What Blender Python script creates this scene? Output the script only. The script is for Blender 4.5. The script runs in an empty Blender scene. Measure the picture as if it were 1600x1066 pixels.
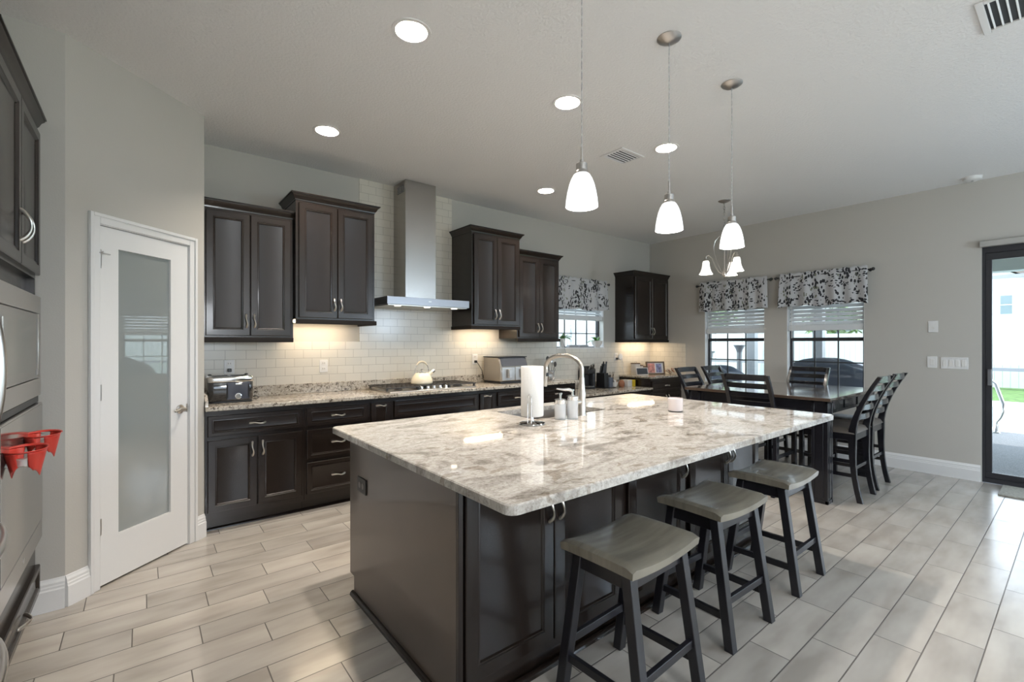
import bpy, bmesh, math, random
from mathutils import Vector, Matrix
random.seed(7)
PI = math.pi
sc = bpy.context.scene
COL = sc.collection

# ---------------------------------------------------------------- camera
CAM_H = 1.38
YAW = math.atan(898 / 720)            # angle of the view direction from +X
cd = bpy.data.cameras.new('camera'); cam = bpy.data.objects.new('camera', cd); COL.objects.link(cam)
cam.location = (0, 0, CAM_H)
cam.rotation_euler = (PI / 2, 0, YAW - PI / 2)
cd.sensor_fit = 'HORIZONTAL'; cd.sensor_width = 36; cd.lens = 36 * 720 / 1600
cd.shift_y = 3 / 1600; cd.clip_start = 0.02; cd.clip_end = 200
sc.camera = cam

# ---------------------------------------------------------------- exposure, world, sun
sc.view_settings.view_transform = 'Standard'; sc.view_settings.look = 'None'
sc.view_settings.exposure = 0.53; sc.view_settings.gamma = 1.0
try: sc.view_settings.use_curve_mapping = False
except Exception: pass
sc.cycles.use_denoising = True
try:
    sc.cycles.denoiser = 'OPENIMAGEDENOISE'
    sc.cycles.denoising_input_passes = 'RGB_ALBEDO_NORMAL'
except Exception: pass
sc.cycles.max_bounces = 8; sc.cycles.diffuse_bounces = 5; sc.cycles.glossy_bounces = 4
sc.cycles.transmission_bounces = 6; sc.cycles.transparent_max_bounces = 10
sc.cycles.caustics_reflective = False; sc.cycles.caustics_refractive = False
sc.cycles.sample_clamp_indirect = 4.0

w = bpy.data.worlds.new('sky'); sc.world = w; w.use_nodes = True
nt = w.node_tree; nt.nodes.clear()
out = nt.nodes.new('ShaderNodeOutputWorld'); bg = nt.nodes.new('ShaderNodeBackground')
sky = nt.nodes.new('ShaderNodeTexSky'); sky.sky_type = 'HOSEK_WILKIE'
sky.sun_direction = (0.35, -0.35, 0.87); sky.turbidity = 4.0; sky.ground_albedo = 0.5
mx = nt.nodes.new('ShaderNodeMix'); mx.data_type = 'RGBA'
mx.inputs['Factor'].default_value = 0.80
mx.inputs['B'].default_value = (0.76, 0.88, 1.0, 1)
nt.links.new(sky.outputs['Color'], mx.inputs['A'])
nt.links.new(mx.outputs['Result'], bg.inputs['Color'])
bg.inputs['Strength'].default_value = 4.0
nt.links.new(bg.outputs[0], out.inputs[0])

def lamp(name, kind, loc, energy, color=(1, 1, 1), rot=(0, 0, 0), **kw):
    l = bpy.data.lights.new(name, kind); l.energy = energy; l.color = color
    for k, v in kw.items(): setattr(l, k, v)
    o = bpy.data.objects.new(name, l); o.location = loc; o.rotation_euler = rot; COL.objects.link(o)
    return o
lamp('sun', 'SUN', (8, -5, 12), 2.2, (1, .96, .9), (math.radians(24), math.radians(20), 0), angle=.01)
WARM = (1, .91, .80)
CAN_W, CAN_FILL, PEND_W, CHAND_W, STRIP_W = 19, 18, 8, 5, 1.7
FILL_GLOBE_W = 115

# ---------------------------------------------------------------- materials
def new_mat(name):
    m = bpy.data.materials.new(name); m.use_nodes = True
    return m, m.node_tree, m.node_tree.nodes['Principled BSDF']
def P(name, col, rough=.5, metal=0, bump=0, bscale=60, coat=0, spec=.5, emit=None, es=0, trans=0, aniso=None, var=0, vscale=5, stretch=(1, 1, 1)):
    m, t, b = new_mat(name)
    b.inputs['Base Color'].default_value = (*col, 1); b.inputs['Roughness'].default_value = rough
    b.inputs['Metallic'].default_value = metal; b.inputs['Coat Weight'].default_value = coat
    b.inputs['Coat Roughness'].default_value = .08
    b.inputs['Specular IOR Level'].default_value = spec
    b.inputs['Transmission Weight'].default_value = trans
    if emit: b.inputs['Emission Color'].default_value = (*emit, 1); b.inputs['Emission Strength'].default_value = es
    tc = t.nodes.new('ShaderNodeTexCoord'); mp = t.nodes.new('ShaderNodeMapping')
    mp.inputs['Scale'].default_value = stretch
    t.links.new(tc.outputs['Object'], mp.inputs['Vector'])
    n = t.nodes.new('ShaderNodeTexNoise'); n.inputs['Scale'].default_value = vscale; n.inputs['Detail'].default_value = 4
    t.links.new(mp.outputs[0], n.inputs['Vector'])
    if var:
        r = t.nodes.new('ShaderNodeValToRGB')
        r.color_ramp.elements[0].position = .3; r.color_ramp.elements[1].position = .7
        r.color_ramp.elements[0].color = (*[c * (1 - var) for c in col], 1)
        r.color_ramp.elements[1].color = (*[min(1, c * (1 + var)) for c in col], 1)
        t.links.new(n.outputs['Fac'], r.inputs[0]); t.links.new(r.outputs[0], b.inputs['Base Color'])
    if bump:
        n2 = t.nodes.new('ShaderNodeTexNoise'); n2.inputs['Scale'].default_value = bscale; n2.inputs['Detail'].default_value = 3
        t.links.new(mp.outputs[0], n2.inputs['Vector'])
        bp = t.nodes.new('ShaderNodeBump'); bp.inputs['Strength'].default_value = bump; bp.inputs['Distance'].default_value = .004
        t.links.new(n2.outputs['Fac'], bp.inputs['Height']); t.links.new(bp.outputs[0], b.inputs['Normal'])
    return m

M = {}
M['wall'] = P('greige_paint', (.49, .468, .43), .75, bump=.12, bscale=140)
M['ceiling'] = P('knockdown_ceiling', (.78, .775, .775), .85, bump=1.0, bscale=62)
M['trim'] = P('white_trim', (.74, .735, .73), .35)
M['door_white'] = P('white_door', (.76, .755, .75), .35)
M['espresso'] = P('espresso_wood', (.0145, .0092, .0070), .27, coat=.15, var=.12, vscale=3, stretch=(6, 6, .6), spec=.45)
M['espresso_matte'] = P('espresso_rail', (.013, .009, .007), .62, var=.1, spec=.25)
M['island_panel'] = P('espresso_panel', (.078, .053, .038), .30, coat=.5, var=.12, vscale=2, spec=.5)  # lighter than the cabinet wood: warm floor reflection put into the colour
M['nickel'] = P('satin_nickel', (.62, .58, .53), .28, 1)
M['nickel_dark'] = P('brushed_nickel_dark', (.50, .48, .46), .32, 1)
M['chrome'] = P('chrome', (.80, .80, .80), .08, 1)
M['stainless'] = P('brushed_stainless', (.43, .41, .39), .27, 1, bump=.05, bscale=40, stretch=(1, 1, 60))
M['stainless_h'] = P('brushed_stainless_flat', (.58, .555, .53), .30, 1)
M['black_glass'] = P('dark_oven_glass', (.10, .095, .09), .10, .55, coat=.6)
M['black'] = P('black_plastic', (.012, .012, .013), .35)
M['black_gap'] = P('dark_gap', (.006, .006, .006), .8)
M['bronze'] = P('dark_bronze_frame', (.035, .035, .04), .4, .3)
M['black_wood'] = P('black_painted_wood', (.010, .010, .014), .27, coat=.3)
M['stool_leg'] = P('stool_black_leg', (.011, .0105, .014), .33, coat=.15, var=.2, vscale=14)
M['seat_wood'] = P('weathered_grey_wood', (.215, .195, .155), .27, var=.22, vscale=3.5, stretch=(1, 7, 1), coat=.25)
M['seat_edge'] = M['seat_wood']
M['table_top'] = P('dark_brown_table_top', (.075, .052, .038), .16, var=.25, vscale=3, stretch=(8, .7, 1), coat=1)
M['leather'] = P('taupe_leather', (.13, .11, .095), .45, bump=.2, bscale=120)
M['red'] = P('red_silicone', (.62, .045, .03), .38)
M['paper'] = P('paper_towel', (.80, .79, .77), .9, bump=.3, bscale=200)
M['white_plastic'] = P('white_plastic', (.72, .71, .70), .35)
M['white_ceramic'] = P('white_ceramic', (.74, .72, .69), .22)
M['cream'] = P('cream_enamel', (.78, .69, .53), .22, coat=.4)
M['iron'] = P('cast_iron', (.045, .04, .036), .5)
M['leaf'] = P('green_leaf', (.10, .24, .06), .42, var=.3, vscale=20)
M['soil'] = P('soil', (.03, .02, .014), .95)
M['shade_glass'] = P('lit_white_glass', (.9, .9, .9), .3, emit=(.96, .97, 1.0), es=.68)
M['bell_glass'] = P('lit_bell_glass', (.9, .88, .84), .3, emit=(1, .96, .9), es=.75)
M['lens'] = P('lamp_lens', (.9, .9, .88), .4, emit=(1, .93, .8), es=3.2)
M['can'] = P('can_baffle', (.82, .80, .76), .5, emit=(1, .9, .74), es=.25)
M['strip'] = P('led_strip', (.9, .9, .9), .4, emit=(1, .80, .55), es=7)
M['blind'] = P('white_blind_slat', (.72, .74, .76), .45)
M['mat_rug'] = P('beige_doormat', (.36, .35, .31), .95, bump=.8, bscale=300, var=.25, vscale=60)
M['grey_metal'] = P('grey_metal', (.33, .34, .36), .4, .5)
M['vinyl'] = P('white_vinyl', (.66, .69, .70), .5)
M['stucco'] = P('white_stucco', (.62, .62, .61), .9, bump=.3, bscale=50)
M['lanai'] = P('lanai_soffit', (.50, .53, .50), .8)
M['roof_tile'] = P('grey_brown_roof', (.22, .18, .16), .85, bump=.6, bscale=20)
M['grass'] = P('lawn', (.10, .19, .05), .95, bump=.8, bscale=90, var=.4, vscale=9)
M['pebble'] = P('pebble_deck', (.24, .255, .275), .85, bump=.8, bscale=160, var=.4, vscale=110)
M['coping'] = P('pale_coping', (.72, .72, .70), .7)
M['water'] = P('pool_water', (.45, .60, .63), .12)
M['cover'] = P('blue_grey_cover', (.12, .14, .19), .7, bump=.4, bscale=9)
M['bark'] = P('bark', (.13, .09, .06), .9)
M['hedge'] = P('hedge_leaf', (.16, .26, .09), .7, var=.5, vscale=8)
M['wood_light'] = P('oak_wood', (.33, .17, .07), .45, var=.2, vscale=6)
M['yellow'] = P('yellow_card', (.72, .52, .04), .5)
M['copper'] = P('brown_ceramic', (.30, .12, .06), .4)
M['grey_ceramic'] = P('grey_ceramic', (.30, .30, .31), .4)
M['screen_dark'] = P('dark_screen', (.05, .055, .065), .15)
M['display'] = P('grey_display', (.10, .105, .12), .25)
M['bulb_tan'] = P('beaded_white', (.62, .60, .57), .6, bump=.9, bscale=120)
M['grille_slot'] = P('vent_shadow', (.05, .055, .06), .7)

def mat_glass(name, tint=(1, 1, 1), mixf=.08):
    m = bpy.data.materials.new(name); m.use_nodes = True; t = m.node_tree; t.nodes.clear()
    o = t.nodes.new('ShaderNodeOutputMaterial'); tr = t.nodes.new('ShaderNodeBsdfTransparent'); gl = t.nodes.new('ShaderNodeBsdfGlossy')
    gl.inputs['Roughness'].default_value = .02; tr.inputs['Color'].default_value = (*tint, 1)
    fr = t.nodes.new('ShaderNodeFresnel'); ge = t.nodes.new('ShaderNodeNewGeometry'); io = t.nodes.new('ShaderNodeMapRange')
    io.inputs['To Min'].default_value = 1.45; io.inputs['To Max'].default_value = 1 / 1.45    # same reflectance on both faces of the thin pane
    t.links.new(ge.outputs['Backfacing'], io.inputs['Value']); t.links.new(io.outputs[0], fr.inputs['IOR'])
    mi = t.nodes.new('ShaderNodeMixShader')
    t.links.new(fr.outputs[0], mi.inputs[0]); t.links.new(tr.outputs[0], mi.inputs[1]); t.links.new(gl.outputs[0], mi.inputs[2])
    t.links.new(mi.outputs[0], o.inputs[0]); return m
M['glass'] = mat_glass('window_glass', (.965, .97, .97))
M['clear'] = P('clear_glass', (.85, .87, .89), .06)
M['clear'].node_tree.nodes['Principled BSDF'].inputs['Alpha'].default_value = .38

def frosted():
    m, t, b = new_mat('frosted_glass')
    b.inputs['Base Color'].default_value = (.30, .33, .325, 1); b.inputs['Roughness'].default_value = .5
    b.inputs['Transmission Weight'].default_value = .15
    b.inputs['Coat Weight'].default_value = 1; b.inputs['Coat Roughness'].default_value = .02
    b.inputs['Coat IOR'].default_value = 2.3
    return m
M['frosted'] = frosted()

def N(t, typ, **kw):
    n = t.nodes.new(typ)
    for k, v in kw.items(): setattr(n, k, v)
    return n
def mth(t, op, a, b=None, c=None):
    n = t.nodes.new('ShaderNodeMath'); n.operation = op
    for i, v in enumerate((a, b, c)):
        if v is None: continue
        if isinstance(v, (int, float)): n.inputs[i].default_value = v
        else: t.links.new(v, n.inputs[i])
    return n.outputs[0]
def ramp(t, fac, stops):
    r = t.nodes.new('ShaderNodeValToRGB'); e = r.color_ramp.elements
    while len(e) > 1: e.remove(e[-1])
    e[0].position = stops[0][0]; e[0].color = (*stops[0][1], 1)
    for p, c in stops[1:]:
        n = e.new(p); n.color = (*c, 1)
    t.links.new(fac, r.inputs[0]); return r.outputs[0]
def mixc(t, fac, a, b, blend='MIX'):
    n = t.nodes.new('ShaderNodeMix'); n.data_type = 'RGBA'; n.blend_type = blend
    for s, v in (('Factor', fac), ('A', a), ('B', b)):
        if isinstance(v, (int, float)): n.inputs[s].default_value = v
        elif isinstance(v, tuple): n.inputs[s].default_value = (*v, 1)
        else: t.links.new(v, n.inputs[s])
    return n.outputs['Result']

# wood-look porcelain planks running along the cabinet wall (.563 x .173 m, each row shifted)
def floor_mat():
    m, t, b = new_mat('plank_tile')
    g = N(t, 'ShaderNodeNewGeometry'); sp = N(t, 'ShaderNodeSeparateXYZ'); t.links.new(g.outputs['Position'], sp.inputs[0])
    x, y = sp.outputs[0], sp.outputs[1]
    v = mth(t, 'DIVIDE', mth(t, 'SUBTRACT', y, .286), .173)
    k = mth(t, 'FLOOR', v); fv = mth(t, 'SUBTRACT', v, k)
    u = mth(t, 'DIVIDE', mth(t, 'SUBTRACT', mth(t, 'SUBTRACT', x, .14), mth(t, 'MULTIPLY', k, .309)), .563)
    j = mth(t, 'FLOOR', u); fu = mth(t, 'SUBTRACT', u, j)
    du = mth(t, 'MULTIPLY', mth(t, 'MINIMUM', fu, mth(t, 'SUBTRACT', 1, fu)), .563)
    dv = mth(t, 'MULTIPLY', mth(t, 'MINIMUM', fv, mth(t, 'SUBTRACT', 1, fv)), .173)
    d = mth(t, 'MINIMUM', du, dv)
    mr = N(t, 'ShaderNodeMapRange'); mr.inputs['From Min'].default_value = .0017; mr.inputs['From Max'].default_value = .0034
    t.links.new(d, mr.inputs['Value'])
    tile = mr.outputs[0]
    cid = N(t, 'ShaderNodeCombineXYZ'); t.links.new(j, cid.inputs[0]); t.links.new(k, cid.inputs[1])
    wn = N(t, 'ShaderNodeTexWhiteNoise'); t.links.new(cid.outputs[0], wn.inputs['Vector'])
    off = N(t, 'ShaderNodeVectorMath', operation='SCALE'); t.links.new(wn.outputs['Color'], off.inputs[0]); off.inputs['Scale'].default_value = 40
    st = N(t, 'ShaderNodeVectorMath', operation='MULTIPLY'); t.links.new(g.outputs['Position'], st.inputs[0]); st.inputs[1].default_value = (1.5, 5, 1)
    ad = N(t, 'ShaderNodeVectorMath', operation='ADD'); t.links.new(st.outputs[0], ad.inputs[0]); t.links.new(off.outputs[0], ad.inputs[1])
    n1 = N(t, 'ShaderNodeTexNoise'); n1.inputs['Scale'].default_value = 1.4; n1.inputs['Detail'].default_value = 3; n1.inputs['Distortion'].default_value = 0
    t.links.new(ad.outputs[0], n1.inputs['Vector'])
    c = ramp(t, n1.outputs['Fac'], [(.30, (.35, .315, .282)), (.50, (.45, .413, .372)), (.70, (.52, .482, .438))])
    tone = ramp(t, wn.outputs['Value'], [(0, (.88, .88, .88)), (1, (1.06, 1.05, 1.03))])
    c = mixc(t, 1.0, c, tone, 'MULTIPLY')
    c = mixc(t, tile, (.115, .10, .088), c)
    t.links.new(c, b.inputs['Base Color'])
    rr = (.25, .25, .25)
    ro = mixc(t, tile, (.8, .8, .8), rr); t.links.new(ro, b.inputs['Roughness'])
    bp = N(t, 'ShaderNodeBump'); bp.inputs['Strength'].default_value = .5; bp.inputs['Distance'].default_value = .002
    t.links.new(tile, bp.inputs['Height']); t.links.new(bp.outputs[0], b.inputs['Normal'])
    b.inputs['Specular IOR Level'].default_value = .6; b.inputs['Coat Weight'].default_value = .35; b.inputs['Coat Roughness'].default_value = .12
    return m
M['floor'] = floor_mat()

def subway(name, axis):
    m, t, b = new_mat(name)
    g = N(t, 'ShaderNodeNewGeometry'); sp = N(t, 'ShaderNodeSeparateXYZ'); t.links.new(g.outputs['Position'], sp.inputs[0])
    cb = N(t, 'ShaderNodeCombineXYZ'); t.links.new(sp.outputs[axis], cb.inputs[0]); t.links.new(sp.outputs[2], cb.inputs[1])
    br = N(t, 'ShaderNodeTexBrick'); t.links.new(cb.outputs[0], br.inputs['Vector'])
    br.inputs['Scale'].default_value = 1; br.inputs['Brick Width'].default_value = .153; br.inputs['Row Height'].default_value = .0775
    br.inputs['Mortar Size'].default_value = .0016; br.inputs['Mortar Smooth'].default_value = .3; br.offset = .5
    br.inputs['Color1'].default_value = (.66, .62, .545, 1); br.inputs['Color2'].default_value = (.62, .585, .515, 1)
    br.inputs['Mortar'].default_value = (.36, .33, .28, 1)
    t.links.new(br.outputs['Color'], b.inputs['Base Color']); b.inputs['Roughness'].default_value = .18
    inv = mth(t, 'SUBTRACT', 1, br.outputs['Fac'])
    bp = N(t, 'ShaderNodeBump'); bp.inputs['Strength'].default_value = .35; bp.inputs['Distance'].default_value = .0015
    t.links.new(inv, bp.inputs['Height']); t.links.new(bp.outputs[0], b.inputs['Normal'])
    return m
M['subway_x'] = subway('subway_tile_back', 0); M['subway_y'] = subway('subway_tile_side', 1)

def granite(name, big):
    m, t, b = new_mat(name)
    tc = N(t, 'ShaderNodeTexCoord'); pos = tc.outputs['Object']
    mp = N(t, 'ShaderNodeMapping'); mp.inputs['Scale'].default_value = (1, 1.7, 1); mp.inputs['Rotation'].default_value = (0, 0, .35)
    t.links.new(pos, mp.inputs['Vector'])
    def noise(s, d, dist=0, vec=mp.outputs[0], rough=.55):
        n = N(t, 'ShaderNodeTexNoise'); n.inputs['Scale'].default_value = s; n.inputs['Detail'].default_value = d
        n.inputs['Distortion'].default_value = dist; n.inputs['Roughness'].default_value = rough; t.links.new(vec, n.inputs['Vector']); return n.outputs['Fac']
    a = noise(2.3, 9, 1.6, rough=.62); f = noise(85, 4, .3, pos, .7); g = noise(5.5, 10, 2.2, rough=.7)
    if big:
        c = ramp(t, a, [(.30, (.25, .228, .205)), (.40, (.37, .342, .31)), (.455, (.53, .50, .462)), (.55, (.615, .588, .55)), (.64, (.50, .472, .438)), (.72, (.33, .307, .283))])
        veins = ramp(t, g, [(.445, (1, 1, 1)), (.49, (.66, .63, .60)), (.515, (.70, .67, .64)), (.56, (1, 1, 1))])
        c = mixc(t, .55, c, veins, 'MULTIPLY')
        blot = ramp(t, noise(6.0, 3, .5), [(.60, (1, 1, 1)), (.625, (.64, .59, .53)), (.80, (.56, .51, .46))])
        c = mixc(t, .8, c, blot, 'MULTIPLY')
        sp = ramp(t, f, [(.36, (.62, .60, .58)), (.47, (.96, .95, .94)), (.60, (1.0, 1.0, 1.0)), (.72, (1.12, 1.12, 1.12))])
        c = mixc(t, .8, c, sp, 'MULTIPLY')
    else:
        c = ramp(t, a, [(.30, (.33, .29, .25)), (.45, (.50, .455, .39)), (.6, (.57, .53, .47)), (.75, (.41, .37, .33))])
        f2 = noise(38, 5, .6, pos, .75)
        sp = ramp(t, f2, [(.36, (.08, .07, .06)), (.42, (.34, .31, .28)), (.48, (.92, .9, .88)), (.7, (1.08, 1.08, 1.06))])
        c = mixc(t, .95, c, sp, 'MULTIPLY')
        sp = ramp(t, f, [(.38, (.45, .42, .4)), (.48, (1, 1, 1))]); c = mixc(t, .6, c, sp, 'MULTIPLY')
    t.links.new(c, b.inputs['Base Color']); b.inputs['Roughness'].default_value = .05 if big else .14
    b.inputs['Specular IOR Level'].default_value = .6
    return m
M['granite_island'] = granite('island_granite', True); M['granite'] = granite('speckled_granite', False)

# off-white cloth printed with black and grey-green leaf sprigs
def valance_mat():
    m, t, b = new_mat('leaf_print_cloth')
    tc = N(t, 'ShaderNodeTexCoord'); uv = tc.outputs['UV']
    def leaves(scale, sx, sy, rot, thr, mscale, mthr, seed):
        mp = N(t, 'ShaderNodeMapping'); mp.inputs['Scale'].default_value = (sx, sy, 1); mp.inputs['Rotation'].default_value = (0, 0, rot)
        mp.inputs['Location'].default_value = (seed, seed * .7, 0); t.links.new(uv, mp.inputs['Vector'])
        v = N(t, 'ShaderNodeTexVoronoi'); v.inputs['Scale'].default_value = scale; t.links.new(mp.outputs[0], v.inputs['Vector'])
        n = N(t, 'ShaderNodeTexNoise'); n.inputs['Scale'].default_value = mscale; n.inputs['Detail'].default_value = 1
        t.links.new(mp.outputs[0], n.inputs['Vector'])
        a = mth(t, 'LESS_THAN', v.outputs['Distance'], thr); c = mth(t, 'GREATER_THAN', n.outputs['Fac'], mthr)
        return mth(t, 'MULTIPLY', a, c)
    k1 = leaves(38, 1, .58, .6, .43, 9, .48, 1.3); k2 = leaves(46, .55, 1, -.5, .38, 9, .54, 4.1); k3 = leaves(38, 1, .6, .9, .36, 9, .57, 7.7)
    c = mixc(t, k3, (.50, .50, .515), (.17, .18, .13))
    c = mixc(t, mth(t, 'MAXIMUM', k1, k2), c, (.022, .022, .026))
    t.links.new(c, b.inputs['Base Color']); b.inputs['Roughness'].default_value = .9
    b.inputs['Sheen Weight'].default_value = .2
    return m
M['valance'] = valance_mat()

# ---------------------------------------------------------------- mesh helpers
ORG = {}
def V(*a): return Vector(a)
class MB:
    def __init__(s): s.bm = bmesh.new(); s.uv = None
    def poly(s, pts):
        vs = [s.bm.verts.new(p) for p in pts]
        try: return s.bm.faces.new(vs)
        except ValueError: return None
    def box(s, x0, x1, y0, y1, z0, z1, mat=None):
        r = bmesh.ops.create_cube(s.bm, size=1)
        T = Matrix.Translation(((x0 + x1) / 2, (y0 + y1) / 2, (z0 + z1) / 2)) @ Matrix.Diagonal((abs(x1 - x0), abs(y1 - y0), abs(z1 - z0), 1))
        if mat is not None: T = mat @ T
        bmesh.ops.transform(s.bm, matrix=T, verts=r['verts']); return s
    def cyl(s, p0, p1, r0, r1=None, n=16, cap=True):
        p0, p1 = Vector(p0), Vector(p1); d = p1 - p0
        r1 = r0 if r1 is None else r1
        q = d.to_track_quat('Z', 'Y').to_matrix().to_4x4()
        r = bmesh.ops.create_cone(s.bm, cap_ends=cap, segments=n, radius1=max(r0, 1e-5), radius2=max(r1, 1e-5), depth=d.length)
        bmesh.ops.transform(s.bm, matrix=Matrix.Translation((p0 + p1) / 2) @ q, verts=r['verts']); return s
    def bar(s, p0, p1, w, t, up=(0, 0, 1), w1=None, t1=None):   # rectangular bar, w across, t along 'up' side
        p0, p1 = Vector(p0), Vector(p1); d = (p1 - p0).normalized(); u = Vector(up)
        a = d.cross(u)
        if a.length < 1e-4: a = d.cross(Vector((1, 0, 0)))
        a.normalize(); c = a.cross(d).normalized()
        w1 = w if w1 is None else w1; t1 = t if t1 is None else t1
        A = [p0 + a * sx * w / 2 + c * sy * t / 2 for sx, sy in ((-1, -1), (1, -1), (1, 1), (-1, 1))]
        B = [p1 + a * sx * w1 / 2 + c * sy * t1 / 2 for sx, sy in ((-1, -1), (1, -1), (1, 1), (-1, 1))]
        va = [s.bm.verts.new(p) for p in A]; vb = [s.bm.verts.new(p) for p in B]
        s.bm.faces.new(va[::-1]); s.bm.faces.new(vb)
        for i in range(4): s.bm.faces.new((va[i], va[(i + 1) % 4], vb[(i + 1) % 4], vb[i]))
        return s
    def lathe(s, prof, c=(0, 0, 0), n=32, axis=None, caps=True):
        rings = []
        T = Matrix.Translation(c)
        if axis is not None: T = T @ Vector(axis).to_track_quat('Z', 'Y').to_matrix().to_4x4()
        for r, z in prof:
            if r < 1e-5: rings.append([s.bm.verts.new(T @ V(0, 0, z))])
            else: rings.append([s.bm.verts.new(T @ V(r * math.cos(2 * PI * i / n), r * math.sin(2 * PI * i / n), z)) for i in range(n)])
        for a, b in zip(rings, rings[1:]):
            for i in range(n):
                j = (i + 1) % n
                q = [a[i % len(a)], a[j % len(a)], b[j % len(b)], b[i % len(b)]]
                u = []
                for v in q:
                    if v not in u: u.append(v)
                if len(u) > 2:
                    try: s.bm.faces.new(u)
                    except ValueError: pass
        return s
    def tube(s, pts, r, n=10, cap=True, flat=1.0):
        pts = [Vector(p) for p in pts]; rings = []
        rs = r if isinstance(r, (list, tuple)) else [r] * len(pts)
        prev = None
        for i, p in enumerate(pts):
            d = (pts[min(i + 1, len(pts) - 1)] - pts[max(i - 1, 0)]).normalized()
            if prev is None:
                a = d.cross(V(0, 0, 1))
                if a.length < 1e-3: a = d.cross(V(0, 1, 0))
            else: a = prev - d * prev.dot(d)
            a.normalize(); prev = a; c = d.cross(a)
            rings.append([s.bm.verts.new(p + a * rs[i] * math.cos(2 * PI * k / n) + c * rs[i] * flat * math.sin(2 * PI * k / n)) for k in range(n)])
        for A, B in zip(rings, rings[1:]):
            for k in range(n): s.bm.faces.new((A[k], A[(k + 1) % n], B[(k + 1) % n], B[k]))
        if cap: s.bm.faces.new(rings[0][::-1]); s.bm.faces.new(rings[-1])
        return s
    def prism(s, pts, f0, f1):   # pts 2D ; f0,f1 map (u,v)->3D
        a = [s.bm.verts.new(f0(*p)) for p in pts]; b = [s.bm.verts.new(f1(*p)) for p in pts]
        s.bm.faces.new(a[::-1]); s.bm.faces.new(b); n = len(pts)
        for i in range(n): s.bm.faces.new((a[i], a[(i + 1) % n], b[(i + 1) % n], b[i]))
        return s
    def loft(s, rings, closed=True, capa=True, capb=True):
        R = [[s.bm.verts.new(p) for p in r] for r in rings]; n = len(R[0])
        for A, B in zip(R, R[1:]):
            for k in range(n if closed else n - 1): s.bm.faces.new((A[k], A[(k + 1) % n], B[(k + 1) % n], B[k]))
        if capa and closed: s.bm.faces.new(R[0][::-1])
        if capb and closed: s.bm.faces.new(R[-1])
        return s
    def grid(s, f, nu, nv):
        uv = s.bm.loops.layers.uv.verify()
        Vt = [[s.bm.verts.new(f(i / nu, j / nv)) for j in range(nv + 1)] for i in range(nu + 1)]
        for i in range(nu):
            for j in range(nv):
                fc = s.bm.faces.new((Vt[i][j], Vt[i + 1][j], Vt[i + 1][j + 1], Vt[i][j + 1]))
                for l, (a, b) in zip(fc.loops, ((i, j), (i + 1, j), (i + 1, j + 1), (i, j + 1))): l[uv].uv = (a / nu, b / nv)
        return s
    def sphere(s, c, r, sc_=(1, 1, 1), n=12):
        q = bmesh.ops.create_uvsphere(s.bm, u_segments=n * 2, v_segments=n, radius=r)
        bmesh.ops.transform(s.bm, matrix=Matrix.Translation(c) @ Matrix.Diagonal((*sc_, 1)), verts=q['verts']); return s
    def build(s, name, m, parent=None, bevel=0, smooth=False, seg=2, solid=0, recalc=True, angle=.6):
        if recalc: bmesh.ops.recalc_face_normals(s.bm, faces=s.bm.faces)
        if parent is not None:
            o = ORG.get(parent.name, V(0, 0, 0)); bmesh.ops.translate(s.bm, verts=s.bm.verts, vec=-o)
        me = bpy.data.meshes.new(name); s.bm.to_mesh(me); s.bm.free()
        me.materials.append(M[m] if isinstance(m, str) else m)
        ob = bpy.data.objects.new(name, me); COL.objects.link(ob)
        if parent is not None: ob.parent = parent; ORG[ob.name] = ORG.get(parent.name, V(0, 0, 0))
        if solid:
            md = ob.modifiers.new('thickness', 'SOLIDIFY'); md.thickness = solid; md.offset = 0
        if bevel:
            md = ob.modifiers.new('bevel', 'BEVEL'); md.width = bevel; md.segments = seg; md.limit_method = 'ANGLE'; md.angle_limit = .7
        if smooth or bevel:
            for p in me.polygons: p.use_smooth = True
            try:
                me.set_sharp_from_angle(angle=angle if not bevel else 1.2)
            except Exception: pass
        return ob

def tag(o, label=None, cat=None, group=None, kind=None):
    if label: o['label'] = label
    if cat: o['category'] = cat
    if group: o['group'] = group
    if kind: o['kind'] = kind
    return o
def thing(name, label, cat, loc, group=None, rz=0):
    o = bpy.data.objects.new(name, None); COL.objects.link(o); o.location = loc; o.rotation_euler = (0, 0, rz)
    o.empty_display_size = .05; ORG[o.name] = Vector(loc); tag(o, label, cat, group); return o
def struct(o): o['kind'] = 'structure'; return o
def copy_tree(o, parent=None):
    c = o.copy(); COL.objects.link(c); c.parent = parent
    for ch in list(o.children): copy_tree(ch, c)
    return c
def box(name, m, x0, x1, y0, y1, z0, z1, parent=None, bevel=0):
    return MB().box(x0, x1, y0, y1, z0, z1).build(name, m, parent, bevel)

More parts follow.
